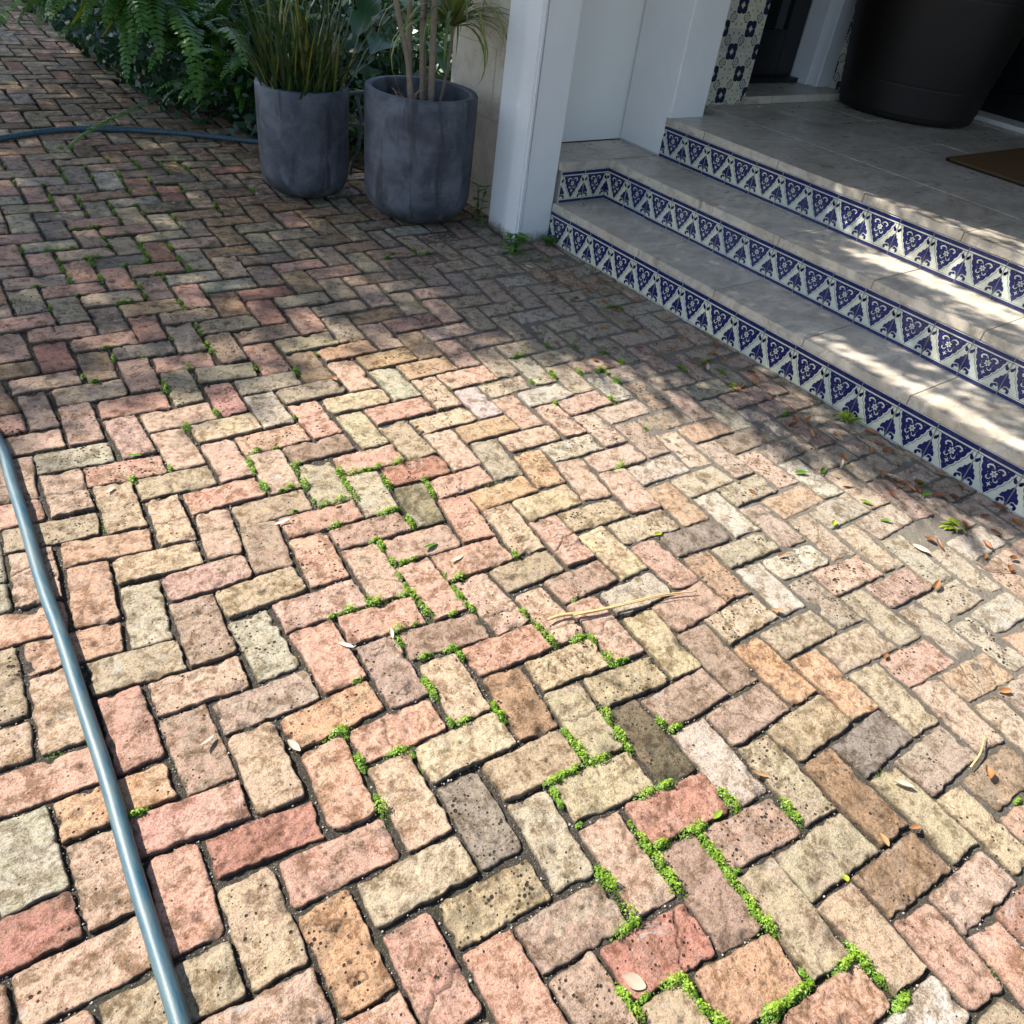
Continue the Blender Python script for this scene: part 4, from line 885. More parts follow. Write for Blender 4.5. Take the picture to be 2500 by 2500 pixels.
dt = empty('dragon_tree', (PR[0], PR[1], PR[3] - .08), label='dracaena with slender bare stems and drooping striped leaves in the right planter', cat='tree')
def stem(pts, r0):
    mb = MB(); n = 28; P = []
    for k in range(n + 1):
        t = k / n * (len(pts) - 1); i = min(int(t), len(pts) - 2); f = t - i
        f2 = f * f * (3 - 2 * f) * .5 + f * .5; p_ = np.array(pts[i]) * (1 - f2) + np.array(pts[i + 1]) * f2; P.append(p_)
    mb.tube(P, [r0 * (1.06 if k % 2 else .97) * (1 - .25 * k / n) for k in range(n + 1)], 9); return mb.build('stem', M['bark'], dt, smooth=True)
stem([(-.085, -.06, 0), (-.10, -.03, .20), (-.17, -.02, .45), (-.20, .0, .75), (-.22, .02, 1.2)], .0135)
stem([(-.045, .03, 0), (-.05, .05, .3), (-.055, .07, .7), (-.06, .10, 1.3)], .014)
stem([(-.005, -.02, 0), (-.012, .0, .3), (-.002, .02, .7), (.0, .05, 1.3)], .0135)
stem([(.018, -.06, 0), (.016, -.05, .3), (.012, -.05, .6), (.02, -.04, 1.3)], .016)
stem([(.06, .07, 0), (.05, .09, .3), (.06, .10, .8), (.07, .12, 1.3)], .013)
stem([(.12, .02, 0), (.145, .01, .16), (.155, .0, .34)], .008)
# drooping head on the short stem
head = []
for k in range(90):
    a = R.uniform(0, 2 * math.pi); head.append(((.155, 0, .34), a, R.uniform(.25, 1.2), R.uniform(.34, .56), R.uniform(.013, .021), R.uniform(1.7, 2.9), R.random() * .8))
for s_ in head: blades('leaf', M['strap'], [s_], dt, 9)
for k in range(34): blades('leaf', M['strap'], [((-.21, .02, 1.12), R.uniform(0, 6.28), R.uniform(.3, 1.3), R.uniform(.3, .55), R.uniform(.012, .02), R.uniform(.9, 2.0), R.random() * .7)], dt, 8)
for k in range(34): blades('leaf', M['strap'], [((.0, .06, 1.22), R.uniform(0, 6.28), R.uniform(.4, 1.4), R.uniform(.3, .6), R.uniform(.012, .02), R.uniform(.9, 2.2), R.random() * .7)], dt, 8)
for k in range(26): blades('leaf', M['dead'], [((-.10 + R.gauss(0, .02), -.04, .015), R.uniform(0, 6.28), R.uniform(.5, 1.3), R.uniform(.08, .18), R.uniform(.004, .008), R.uniform(.6, 1.6), R.random())], dt, 6)

# grey irrigation pipes between the pots
pp_ = empty('water_pipe', (-.55, 1.0, 0), label='grey irrigation pipes looping between the two planters', cat='pipe')
q1 = [bp(846, 236, 1, 1.0), bp(858, 228, 1, 1.0), bp(875, 226, 1, .98), bp(900, 226, 1, .97)]; q2 = [bp(840, 301, 1, 1.0), bp(866, 305, 1, 1.0), bp(900, 305, 1, 1.0)]
q3 = [bp(870, 225, 1, 1.0), bp(882, 290, 1, 1.0), bp(876, 360, 1, 1.0), bp(858, 400, 1, 1.02), bp(856, 425, 1, 1.05)]
for qq, rr2 in ((q1, .011), (q2, .010), (q3, .009)):
    mb = MB(); mb.tube([tuple(p_ - np.array([-.55, 1.0, 0])) for p_ in qq], rr2, 8); mb.build('pipe', M['pipe'], pp_, smooth=True)

# ------------------------------------------------------------------ garden hose
ctrl = [bp(458, 2600, 2, .0165), bp(440, 2500, 2, .0165), bp(385, 2320, 2, .0165), bp(330, 2140, 2, .0165), bp(262, 1900, 2, .0165), bp(203, 1720, 2, .0165), bp(152, 1560, 2, .0165), bp(102, 1420, 2, .0165),
        bp(62, 1280, 2, .0165), bp(30, 1180, 2, .0165), bp(0, 1085, 2, .0165), np.array([-2.66, -.50, .0165]), np.array([-2.72, .2, .0165]), np.array([-2.80, .95, .0165]), np.array([-2.72, 1.6, .0165]), np.array([-2.42, 1.98, .0165]),
        bp(0, 338, 2, .0165), bp(100, 322, 2, .0165), bp(200, 314, 2, .0165), bp(300, 316, 2, .0165), bp(450, 326, 2, .0165), bp(560, 338, 2, .0165), bp(622, 345, 2, .0165), np.array([-.62, 1.70, .0165]), np.array([-.45, 1.45, .0165])]
def catmull(P, n=7):
    P = [np.array(p_) for p_ in P]; out = []
    for i in range(len(P) - 1):
        p0 = P[max(i - 1, 0)]; p1 = P[i]; p2 = P[i + 1]; p3 = P[min(i + 2, len(P) - 1)]
        for k in range(n):
            t = k / n; out.append(.5 * ((2 * p1) + (-p0 + p2) * t + (2 * p0 - 5 * p1 + 4 * p2 - p3) * t * t + (-p0 + 3 * p1 - 3 * p2 + p3) * t ** 3))
    out.append(P[-1]); return out
mb = MB(); mb.tube(catmull(ctrl), .0152, 18)
tag(mb.build('garden_hose', M['hose'], smooth=True), label='long blue garden hose lying across the brick paving', cat='hose')

# ------------------------------------------------------------------ ferns and other garden plants
def frond_mesh(name, ln, wid, nP=26, droop=1.3, lift=1.0, seed=0, hue=.4):
    """a fern frond growing from the origin along +X, arching over"""
    rs = random.Random(seed); Vs = []; Fs = []; Cs_ = []
    p_ = np.array([0., 0, 0]); el = lift; path = [p_.copy()]; els = [el]; yaw = 0
    for k in range(nP):
        el -= droop / nP * (.4 + 1.2 * k / nP); yaw += rs.gauss(0, .02); p_ = p_ + ln / nP * np.array([math.cos(el) * math.cos(yaw), math.sin(yaw) * .6, math.sin(el)]); path.append(p_.copy()); els.append(el)
    # rachis
    for k in range(nP + 1):
        r_ = .0022 * (1 - .75 * k / nP); q = path[k]
        Vs += [q + np.array([0, -r_, 0]), q + np.array([0, r_, 0]), q + np.array([0, 0, -r_ * 1.5])]; Cs_ += [.1] * 3
    for k in range(nP):
        a = 3 * k; Fs += [(a, a + 1, a + 4, a + 3), (a + 1, a + 2, a + 5, a + 4), (a + 2, a, a + 3, a + 5)]
    for k in range(2, nP + 1):
        t = k / nP; L_ = wid * (math.sin(min(1, t * 2.2) * math.pi / 2)) * (1 - t) ** .55 + .004; tang = path[min(k + 1, nP)] - path[k - 1]; tang /= np.linalg.norm(tang) + 1e-9
        for s_ in (-1, 1):
            d = np.array([.22, s_ * 1.0, -.12 + rs.gauss(0, .12)]); d = d - tang * 0; d /= np.linalg.norm(d)
            L2_ = L_ * rs.uniform(.85, 1.1); w_ = ln / nP * .46
            b = path[k]; dn = np.array([0, 0, -1.]); h_ = hue + rs.gauss(0, .12) + .25 * t
            base = len(Vs); c1 = b + d * L2_ * .35 + dn * L2_ * .02; c2 = b + d * L2_ * .75 + dn * L2_ * .12; c3 = b + d * L2_ + dn * L2_ * .26
            Vs += [b - tang * w_ * .45, b + tang * w_ * .45, c1 + tang * w_, c1 - tang * w_, c2 + tang * w_ * .75, c2 - tang * w_ * .75, c3]; Cs_ += [h_] * 7
            Fs += [(base, base + 1, base + 2, base + 3), (base + 3, base + 2, base + 4, base + 5), (base + 5, base + 4, base + 6, base + 6)]
    F3 = [f if f[2] != f[3] else f[:3] for f in Fs]
    me = mesh_from(name, Vs, F3); at = me.attributes.new('lcol', 'FLOAT', 'POINT'); at.data.foreach_set('value', np.clip(np.array(Cs_, np.float32), 0, 1)); me.materials.append(M['fern'])
    return me
FR = [frond_mesh('frond', .78, .085, 34, 1.5, 1.15, 1, .35), frond_mesh('frond', .62, .075, 30, 1.8, 1.2, 2, .25), frond_mesh('frond', .9, .095, 38, 1.7, 1.0, 3, .5), frond_mesh('frond', .5, .06, 26, 1.3, .9, 4, .3), frond_mesh('frond', .7, .08, 32, 2.3, 1.35, 5, .45)]
FL = frond_mesh('frond', 1.02, .115, 36, 1.35, .55, 21, .7); FL2 = frond_mesh('frond', .85, .10, 32, 1.7, .75, 22, .6)
def add_fronds(root, specs):
    for me, a, s_, rx in specs:
        o = bpy.data.objects.new('frond', me); COL.objects.link(o); o.parent = root; o.rotation_euler = (rx, 0, a); o.scale = (s_, s_, s_)
def fern(x, y, label, n, azs, sc=1.0, z=.01, seed=0, lift=0.0):
    rs = random.Random(seed); root = empty('fern', (x, y, z), label=label, cat='fern')
    for k in range(n):
        a = rs.uniform(*azs); o = bpy.data.objects.new('frond', FR[rs.randrange(5)]); COL.objects.link(o); o.parent = root
        o.rotation_euler = (rs.gauss(0, .18), rs.uniform(-.35, .35) - lift, a); s_ = sc * rs.uniform(.7, 1.15); o.scale = (s_, s_, s_); o.location = (rs.gauss(0, .03), rs.gauss(0, .03), 0)
    return root
PI = math.pi
fb = fern(-1.00, 2.95, 'big arching fern spilling over the path at the top left corner', 40, (PI * .70, PI * 1.50), 1.45, .50, 1, -.30)
add_fronds(fb, [(FL, PI * a_, s_, R.gauss(0, .25)) for a_, s_ in ((.93, 1.0), (1.0, .95), (1.06, 1.0), (1.12, .9), (1.18, .85), (1.25, .8), (.86, 1.0), (.78, .95), (1.03, .8))] + [(FL2, PI * a_, s_, R.gauss(0, .3)) for a_, s_ in ((.97, 1.0), (1.09, .95), (1.15, 1.0), (1.22, .8), (1.3, .9), (1.38, .8), (.9, .9), (1.45, .7))])
fern(-.90, 3.75, 'pale tipped fern leaning over the far end of the path', 26, (PI * .6, PI * 1.5), 1.5, .45, 11, -.1)
fern(-.75, 2.72, 'fern with long hanging fronds under the yellow green leaves', 34, (PI * .75, PI * 1.85), 1.05, .22, 2, .1)
fern(-.66, 2.20, 'dark low fern at the bed edge left of the small planter', 44, (PI * .8, PI * 1.95), .80, .12, 3, -.1)
fern(-.30, 2.75, 'dark fern deep in the shade behind the small planter', 34, (PI * .9, PI * 2.1), .95, .25, 4, .1)
fern(-.35, 1.95, 'small dark fern squeezed in behind the left planter', 26, (PI * .8, PI * 1.7), .6, .05, 7)
rn = empty('fern_runner', tuple(bp(395, 238, 2, .10)), label='single fern frond reaching over the blue hose onto the bricks', cat='fern')
tgt = bp(165, 372, 2, .02); src_ = np.array(rn.location); dv = tgt - src_
fm = frond_mesh('frond', float(np.linalg.norm(dv)) * 1.04, .040, 44, .32, .06, 9, .75)
o = link('frond', fm, None, rn); o.rotation_euler = (0, 0, math.atan2(dv[1], dv[0]))

def broad_leaf(name, ln, wd_, mat, hue, droop=.5, fold=.12, lobes=0):
    nu, nv = 12, 7; Vs = []; Cs_ = []
    for a in range(nu + 1):
        t = a / nu; wv = wd_ * (math.sin(math.pi * min(1, t * .92 + .06)) ** .7) * (1 - .25 * t)
        if lobes: wv *= 1 - .45 * max(0, math.sin(t * lobes * PI)) * (t > .15)
        for b in range(nv):
            s_ = (b / (nv - 1) - .5) * 2
            Vs.append((ln * t, s_ * wv / 2, -droop * ln * t * t + abs(s_) * wv * fold)); Cs_.append(hue + .1 * abs(s_))
    F = [(a * nv + b, a * nv + b + 1, (a + 1) * nv + b + 1, (a + 1) * nv + b) for a in range(nu) for b in range(nv - 1)]
    me = mesh_from(name, Vs, np.array(F), True); at = me.attributes.new('lcol', 'FLOAT', 'POINT'); at.data.foreach_set('value', np.array(Cs_, np.float32)); me.materials.append(mat); return me
def plant(name, loc, label, meshes, n, azs, lifts, sc, seed, stalk=None):
    rs = random.Random(seed); root = empty(name, loc, label=label, cat='plant')
    for k in range(n):
        a = rs.uniform(*azs); o = bpy.data.objects.new('leaf', meshes[rs.randrange(len(meshes))]); COL.objects.link(o); o.parent = root
        l_ = rs.uniform(*lifts); s_ = sc * rs.uniform(.7, 1.2); h = rs.uniform(0, stalk) if stalk else 0
        o.location = (math.cos(a) * h * .35 + rs.gauss(0, .02), math.sin(a) * h * .35 + rs.gauss(0, .02), h); o.rotation_euler = (rs.gauss(0, .25), -l_, a); o.scale = (s_, s_, s_)
        if stalk:
            mb = MB(); mb.tube([(0, 0, -.05), (o.location[0] * .5, o.location[1] * .5, h * .6), tuple(o.location)], .005 * s_ + .002, 5); mb.build('stalk', M['dark_leaf'], root)
    return root
yl = [broad_leaf('leaf', .62, .115, M['lime_leaf'], .3, .9, .22), broad_leaf('leaf', .5, .10, M['lime_leaf'], .6, 1.1, .2)]
br = empty('bromeliad', (-.62, 3.0, .62), label='yellow green bromeliad with broad strap leaves at the top of the bed', cat='plant')
for (px, py), (px2, py2), zt, k in (((232, -60), (250, 22), .62, 0), ((292, -70), (352, 52), .55, 1), ((180, -80), (150, -30), .6, 0), ((330, -90), (420, -30), .6, 1)):
    a_ = bp(px, py, 1, 2.95); b_ = bp(px2, py2, 1, 2.75); d_ = b_ - a_; o = bpy.data.objects.new('leaf', yl[k]); COL.objects.link(o); o.parent = br
    ln_ = np.linalg.norm(d_); s_ = ln_ / .62 * 1.15; o.location = tuple(a_ - np.array(br.location)); o.scale = (s_, s_ * .9, s_); o.rotation_euler = (-.9, -math.atan2(d_[2], np.hypot(d_[0], d_[1])) - .25, math.atan2(d_[1], d_[0]))
ph = [broad_leaf('leaf', .34, .26, M['dark_leaf'], .4, .5, .10, 5), broad_leaf('leaf', .30, .22, M['dark_leaf'], .2, .35, .12, 4), broad_leaf('leaf', .26, .14, M['dark_leaf'], .6, .3, .1)]
plant('philodendron', (-.20, 2.35, .0), 'dark large leaved philodendron behind the left planter', ph, 26, (0, 2 * PI), (-.4, .7), .85, 21, .85)
plant('philodendron', (.12, 1.70, .0), 'broad leaved plant filling the gap behind the two planters', ph, 30, (PI * .6, PI * 1.6), (-.5, .6), .8, 22, .95)
plant('philodendron', (.45, 2.9, .0), 'tall dark leafy plant behind the dracaena stems', ph, 30, (PI * .5, PI * 1.9), (-.5, .6), 1.3, 23, 1.2)
plant('philodendron', (-.25, 3.7, .0), 'glossy leafy plant deep in the bed above the ferns', ph, 26, (0, 2 * PI), (-.5, .6), 1.2, 24, .9)
# tangled undergrowth filling the bed
n = 26000; xy = np.c_[rng.uniform(-1.15, 3.2, n), rng.uniform(1.35, 7.5, n)]
keep = (xy[:, 0] > -1.12 + np.maximum(0, 2.6 - xy[:, 1]) * .45 - np.maximum(0, xy[:, 1] - 3) * .05) & ~((xy[:, 0] > -.12) & (xy[:, 1] < .9)); xy = xy[keep]; n = len(xy)
hz = rng.random(n) ** 1.3 * np.clip(.18 + (xy[:, 0] + 1.15) * .55, .1, 1.15)
scatter_quads('undergrowth', np.c_[xy, hz + .01], np.c_[rng.normal(-.2, .6, n), rng.normal(-.4, .6, n), rng.uniform(.2, 1, n)], rng.uniform(.02, .055, n), M['dark_leaf'], 'stuff', rng.random(n) * .7, aspect=1.0)

# vine by the stone wall and weeds at the column foot
def sprig(name, loc, label, nst, hgt, lf, seed, spread=.5, mat='dark_leaf', cat='weed'):
    rs = random.Random(seed); root = empty(name, loc, label=label, cat=cat); lm = broad_leaf('leaf', lf, lf * .36, M[mat], .8, .4, .1)
    for s_ in range(nst):
        az = rs.uniform(0, 6.28); p_ = np.array([0., 0, 0]); P = [p_.copy()]; ln = rs.uniform(.0, spread)
        for k in range(5): p_ = p_ + np.array([math.cos(az) * ln * hgt / 5, math.sin(az) * ln * hgt / 5, hgt / 5 * rs.uniform(.8, 1.1)]); P.append(p_.copy())
        mb = MB(); mb.tube(P, .0016, 5); mb.build('stem', M[mat], root)
        for k in range(1, 6):
            for q in range(3 if k == 5 else 2):
                o = bpy.data.objects.new('leaf', lm); COL.objects.link(o); o.parent = root; o.location = tuple(P[k]); o.rotation_euler = (rs.gauss(0, .2), -rs.uniform(-.1, .7), rs.uniform(0, 6.28)); z_ = rs.uniform(.7, 1.1); o.scale = (z_, z_, z_)
    return root
sprig('weed', tuple(bp(1250, 622, 2, .0)), 'leafy green weed growing at the foot of the white column', 5, .10, .052, 3, .6, 'fern')
sprig('weed', tuple(bp(1340, 600, 2, .0)), 'low weeds sprouting where the column meets the lowest tiled riser', 9, .04, .026, 4, 1.2, 'fern')
sprig('vine', tuple(bp(1165, 545, 2, .0)), 'small vine with pointed leaves between the right planter and the column', 3, .20, .05, 5, .3, 'fern', 'vine')
sprig('weed', tuple(bp(2065, 1030, 2, .0)), 'small bright green weed against the lowest riser near a red stem', 4, .035, .032, 6, 1.1, 'green_fallen')
sprig('weed', tuple(bp(2325, 1290, 2, .0)), 'little three leafed seedling among dead leaves at the lower right', 2, .02, .036, 8, .8, 'green_fallen')

# ------------------------------------------------------------------ fallen leaves and sticks
def fallen(px, py, ln, wd_, ang, mat, hue, curl=.4, z=.004, plane=0.0, lift=.0):
    nu, nv = 9, 5; Vs = []; Cs_ = []
    for a in range(nu + 1):
        t = a / nu; wv = wd_ * math.sin(math.pi * (t * .94 + .03)) ** .8 + .0004
        for b in range(nv):
            s_ = (b / (nv - 1) - .5) * 2
            Vs.append((ln * (t - .5), s_ * wv / 2 * (1 - .2 * curl), curl * wv * (s_ * s_) * .5 + curl * ln * .5 * (t - .5) ** 2 + lift * t)); Cs_.append(hue + .1 * (1 - abs(s_)))
    F = [(a * nv + b, a * nv + b + 1, (a + 1) * nv + b + 1, (a + 1) * nv + b) for a in range(nu) for b in range(nv - 1)]
    me = mesh_from('fallen_leaf', Vs, np.array(F), True); at = me.attributes.new('lcol', 'FLOAT', 'POINT'); at.data.foreach_set('value', np.array(Cs_, np.float32))
    o = link('fallen_leaf', me, M[mat]); o.location = tuple(bp(px, py, 2, plane) + np.array([0, 0, z])); o.rotation_euler = (R.gauss(0, .15), R.gauss(0, .15), ang); return o
special = [
 (1050, 1337, .048, .015, .15, 'green_fallen', .1, .35, 'long dark green fallen leaf on the sunlit bricks in the middle'),
 (1115, 1368, .045, .014, .2, 'pale', .3, .3, 'pale straw coloured leaf just right of the dark green leaf'),
 (505, 1813, .040, .012, .5, 'pale', .1, .5, 'thin tan leaf on a grey brick right of the hose'),
 (718, 1825, .036, .016, 1.9, 'pale', .2, .5, 'pinkish folded leaf standing in a joint right of the hose'),
 (845, 1580, .038, .013, 2.3, 'pale', .9, .4, 'silvery white leaf beside the salmon brick'),
 (955, 1552, .034, .012, 1.2, 'pale', .3, .6, 'pale brown leaf wedged in a joint above the N stamped brick'),
 (270, 1200, .032, .012, .7, 'pale', .95, .3, 'small whitish leaf on the brown brick upper left of the hose'),
 (690, 1277, .045, .011, -.1, 'pale', .95, .4, 'white curled leaf by the pale grey brick'),
 (330, 1115, .036, .012, -.1, 'green_fallen', .5, .2, 'pale green flat leaf on the pink brick'),
 (2200, 1921, .045, .018, -1.0, 'pale', .15, .9, 'curled pinkish dry leaf on the tan brick at lower right'),
 (2410, 1893, .036, .022, .6, 'dead', .5, .9, 'brown cupped leaf on the dark brick at the right edge'),
 (1852, 1895, .036, .011, -.9, 'dead', .8, .6, 'reddish brown leaf between two long bricks at lower right'),
 (2155, 2054, .030, .020, 1.2, 'dead', .9, .3, 'glossy amber oval leaf lying in a wide joint'),
 (2230, 2025, .030, .013, -.4, 'dead', .6, .6, 'pink brown leaf lying just right of the amber oval leaf'),
 (2062, 2148, .016, .014, 1.0, 'green_fallen', .9, .3, 'tiny yellow seed leaf on a brick corner'),
 (1750, 1993, .028, .013, .1, 'green_fallen', .6, .3, 'green and yellow leaf casting a thin shadow by the weeds'),
 (1545, 2400, .045, .026, -.9, 'pale', .1, .3, 'broad beige leaf among the weeds at the bottom edge'),
 (1835, 1205, .030, .012, -1.1, 'dead', .3, .7, 'dark red brown leaf standing on pale bricks'),
 (1605, 1308, .026, .013, -.3, 'green_fallen', .95, .5, 'small golden leaf on the grey brick'),
 (1908, 1360, .036, .011, -.1, 'dead', .5, .6, 'brown leaf lying across a white grey brick'),
 (2035, 1282, .026, .019, .5, 'green_fallen', .85, .7, 'rolled olive yellow leaf below the long white bricks'),
 (2112, 1230, .040, .017, -1.0, 'green_fallen', .55, .4, 'yellow green pointed leaf on the pale brick at right'),
 (2160, 1275, .034, .015, -.8, 'green_fallen', .3, .4, 'bright green narrow leaf on a brown brick at right'),
 (2245, 1185, .040, .034, .5, 'green_fallen', .15, .5, 'rounded green leaf on top of the brown leaf pile by the riser'),
 (2065, 1188, .034, .013, -.6, 'dead', .95, .4, 'orange tan leaf in the sun right of a smaller one'),
 (2040, 1167, .020, .012, -1.1, 'dead', .9, .4, 'small orange leaf in the sun on a long brick'),
 (1895, 1495, .036, .013, -.8, 'dead', .85, .5, 'orange leaf resting by a brick corner right of the straw'),
 (2450, 1693, .030, .020, -.7, 'dead', .6, .8, 'brown leaf on a brick near the right edge'),
 (2403, 1363, .024, .018, .5, 'dead', .55, .8, 'round brown leaf in the joint at the right edge'),
 (2285, 1435, .044, .020, .3, 'dead', .5, .9, 'cluster like brown leaf beside the orange brick at right'),
 (2160, 1605, .026, .012, .2, 'dead', .3, .4, 'dark brown leaf under the edge of a grey brick'),
 (820, 1235, .022, .012, .2, 'dead', .8, .8, 'small rust brown leaf in a dark gap'),
 (1180, 455, .001, .001, 0, 'dead', .2, .3, None),
 (1020, 1050, .022, .018, .5, 'dead', .75, .8, 'orange brown leaf in the gap beneath the N stamped brick'),
 (815, 930, .030, .022, -1.2, 'dead', .45, .9, 'reddish leaf upright beside the dark brick gap'),
 (445, 700, .040, .009, -.2, 'dead', .8, .3, 'thin orange blade on the mossy pink bricks'),
 (525, 410, .050, .014, -.9, 'pale', .3, .5, 'dry forked leaf on shaded bricks left of the small planter'),
 (425, 500, .018, .016, 0, 'pale', .5, .8, 'round cream leaf on a dark brick in the shade'),
 (500, 452, .030, .012, .1, 'dead', .2, .5, 'dark curled leaf on olive bricks left of the small planter'),
 (95, 664, .024, .014, .3, 'green_fallen', .5, .2, 'pale green round leaf on a stamped brick at far left'),
 (75, 778, .028, .012, .1, 'green_fallen', .3, .2, 'green leaf on a pink brick at far left'),
]
for px, py, ln, wd_, an, mt_, hue, cu, lab in special:
    if lab is None: continue
    tag(fallen(px, py, ln, wd_, an, mt_, hue, cu, .006), label=lab, cat='leaf')
# the brown litter washed against the lowest riser
lit = "1330,640;1345,655;1385,655;1395,668;1420,690;1360,675;1350,690;1440,705;1545,735;1700,775;1475,800;1555,810;1570,815;1745,842;1800,850;1740,865;1770,880;1730,900;1660,830;1600,870;1825,915;1835,935;1840,920;1450,880;1560,855;1700,880;1695,890;1720,895;1790,950;1800,955;1815,945;1875,975;1985,955;1935,1020;1975,1035;1940,1045;1985,1065;2040,1070;2050,1075;2060,1120;2055,1135;2005,1150;1950,1160;2125,1060;2140,1090;2120,1100;2165,1105;2185,1135;2150,1160;2170,1165;2190,1175;2205,1180;2215,1190;2225,1170;2195,1190;2205,1200;2180,1170;2230,1200;2240,1185;2175,1215;2255,1210;2275,1135;2300,1165;2340,1190;2290,1215;2320,1218;2400,1265;2375,1185;2390,1190;2290,1330;2330,1290;2425,1305;2410,1330;2475,1370;2460,1395;2440,1245;2350,1280;2480,1280;2245,1345;2265,1320;1420,715;1470,740;1500,760;1405,730;1290,655;1380,700;1465,690"
for q_ in lit.split(';'):
    px, py = map(float, q_.split(','))
    o = fallen(px + R.uniform(-6, 6), py + R.uniform(-4, 4), R.uniform(.030, .055), R.uniform(.013, .023), R.uniform(-3, 3), R.choice(['dead', 'dead', 'dead', 'pale', 'green_fallen']) if R.random() < .6 else 'dead', R.random() * .8, R.uniform(.3, 1.0), .006)
    zone = 'in the deep shade beside the column end of the lowest riser' if px < 1480 else 'on the dappled bricks by the middle of the lowest riser' if px < 1850 else 'near the thin stems under the lowest riser' if px < 2110 else 'in the leaf pile below the right end of the riser' if px < 2290 else 'by the right edge of the photo below the riser'
    tag(o, label='small brown dead leaf ' + zone, cat='leaf', group='dead leaves ' + zone)
# dead leaves on the steps
for px, py, pl, lab in ((1425, 500, Z1, 'dark dead leaf on the lowest tread by its left corner'), (1598, 381, Z2, 'dark curled leaf at the foot of the white pillar'), (1775, 471, Z2, 'thin dark leaf halfway along the second tread'),
                        (1936, 275, Z3, 'small dark leaf on the porch floor left of the jar'), (1951, 263, Z3, 'tiny dark leaf on the porch floor nearer the door')):
    tag(fallen(px, py, .024, .010, R.uniform(-1, 1), 'dead', .1, .5, .002, pl), label=lab, cat='leaf')

def stick(name, pts, rad, mat, label, cat, z=.008, seg=6):
    P = catmull([bp(x, y, 2, z + (zz if len(q) > 2 else 0)) for q in pts for x, y, zz in [(*q, 0)[:3]]], 5)
    mb = MB(); n = len(P); mb.tube(P, [rad * (.35 + .65 * math.sin(PI * min(1, (k + 1) / n * 1.0) ** .5)) if hasattr(rad, 'real') else rad for k in range(n)], seg); return tag(mb.build(name, M[mat], smooth=True), label=label, cat=cat)
stick('palm_straw', [(1338, 1513), (1372, 1502), (1450, 1492), (1540, 1470), (1620, 1452), (1702, 1443)], .0046, 'straw', 'long straw coloured palm stalk lying on the sunny bricks', 'stalk', .014)
stick('palm_straw', [(1400, 1502), (1500, 1482), (1600, 1459), (1660, 1450)], .0026, 'straw', 'thin strand of dry palm husk lying along the long straw stalk', 'stalk', .018)
stick('dry_stalk', [(2370, 1873), (2392, 1842), (2402, 1810), (2404, 1795)], .0026, 'straw', 'short pale curved stalk on grey bricks at the right edge', 'stalk', .010)
stick('twig', [(2015, 1025), (2080, 1050), (2130, 1075), (2200, 1105), (2280, 1140)], .0020, 'twig', 'long reddish stem lying along the foot of the lowest riser', 'twig', .010)
stick('twig', [(1895, 965), (1945, 1005), (1990, 1045), (2012, 1080)], .0017, 'twig', 'thin brown twig slanting down from the lowest riser', 'twig', .008)
stick('twig', [(1470, 680), (1520, 700), (1570, 725), (1610, 755)], .0015, 'twig', 'thin pale stem lying below the left end of the lowest riser', 'twig', .006)
stick('twig', [(1476, 750), (1485, 770), (1515, 785), (1545, 800)], .0015, 'twig', 'curved thin stem on dappled bricks by the riser', 'twig', .006)
stick('twig', [(400, 640), (375, 670), (350, 690), (325, 700)], .0018, 'twig', 'reddish brown twig leaning over mossy bricks', 'twig', .012)
stick('twig', [(545, 445), (540, 462), (555, 480), (565, 495)], .0016, 'twig', 'short dry twig on shaded bricks', 'twig', .008)
stick('twig', [(2380, 1370), (2420, 1390), (2470, 1395), (2500, 1400)], .0018, 'twig', 'thin reddish twig at the right edge of the photo', 'twig', .008)
stick('twig', [(30, 725), (50, 740), (72, 757)], .0015, 'twig', 'thin dark twig on a broken brick at far left', 'twig', .006)
stick('twig', [(165, 220), (185, 185), (210, 150), (240, 110)], .0018, 'twig', 'long bare stem rising out of the fern over the path', 'twig', .01)

# ------------------------------------------------------------------ unseen shade trees, leaves laid out to cast the paving and step shade
def crown(name, par, polys, hz, dens, size, seed):
    rg = np.random.default_rng(seed); Cc_ = []; Nn = []; Ss_ = []
    for (x0, y0, x1, y1, fn) in polys:
        n = int((x1 - x0) * (y1 - y0) * dens); x = rg.uniform(x0, x1, n); y = rg.uniform(y0, y1, n); k = fn(x, y, rg)
        x = x[k]; y = y[k]; n = len(x); h = rg.uniform(*hz, n)
        Cc_.append(np.c_[x + SUN[0] * h, y + SUN[1] * h, h]); Nn.append(rg.normal(size=(n, 3)) + SUN * .6); Ss_.append(rg.uniform(*size, n))
    scatter_quads(name, np.concatenate(Cc_), np.concatenate(Nn), np.concatenate(Ss_), M['fern'], 'stuff', None, par)
def edgeA(x, y, r_):
    e = np.interp(x, [-4, -2.6, -2.0, -1.43, -1.27, -1.13, -.95, -.7], [-.72, -.79, -.82, -.76, -.80, -.98, -1.0, -1.05]) 
    f = np.interp(y - e + fbm(x * 2.2, y * 2.2, 3) * .35, [-.25, -.02, .25, .7, 1.4], [0, .14, .42, .78, 1.0])
    return r_.random(len(x)) < f
t1 = empty('shade_tree', (-4.2, 6.5, 0), label='unseen shade tree beyond the bed, its crown shaped to darken the far paving', cat='tree')  # out of view; crown leaves follow the shade edge wanted on the ground
mb = MB(); mb.tube([(0, 0, -.05), (.05, 0, 1.5), (-.1, .1, 3.2), (.2, .2, 5.2)], [.20, .17, .14, .06], 12); mb.build('trunk', M['bark'], t1, smooth=True)
tc = crown('crown', None, [(-4.2, -1.3, .9, 6.5, edgeA)], (5.5, 7.5), 1500, (.035, .065), 4)
cr_ = bpy.data.objects['crown']; cr_.parent = t1; cr_.location = (4.2, -6.5, 0)
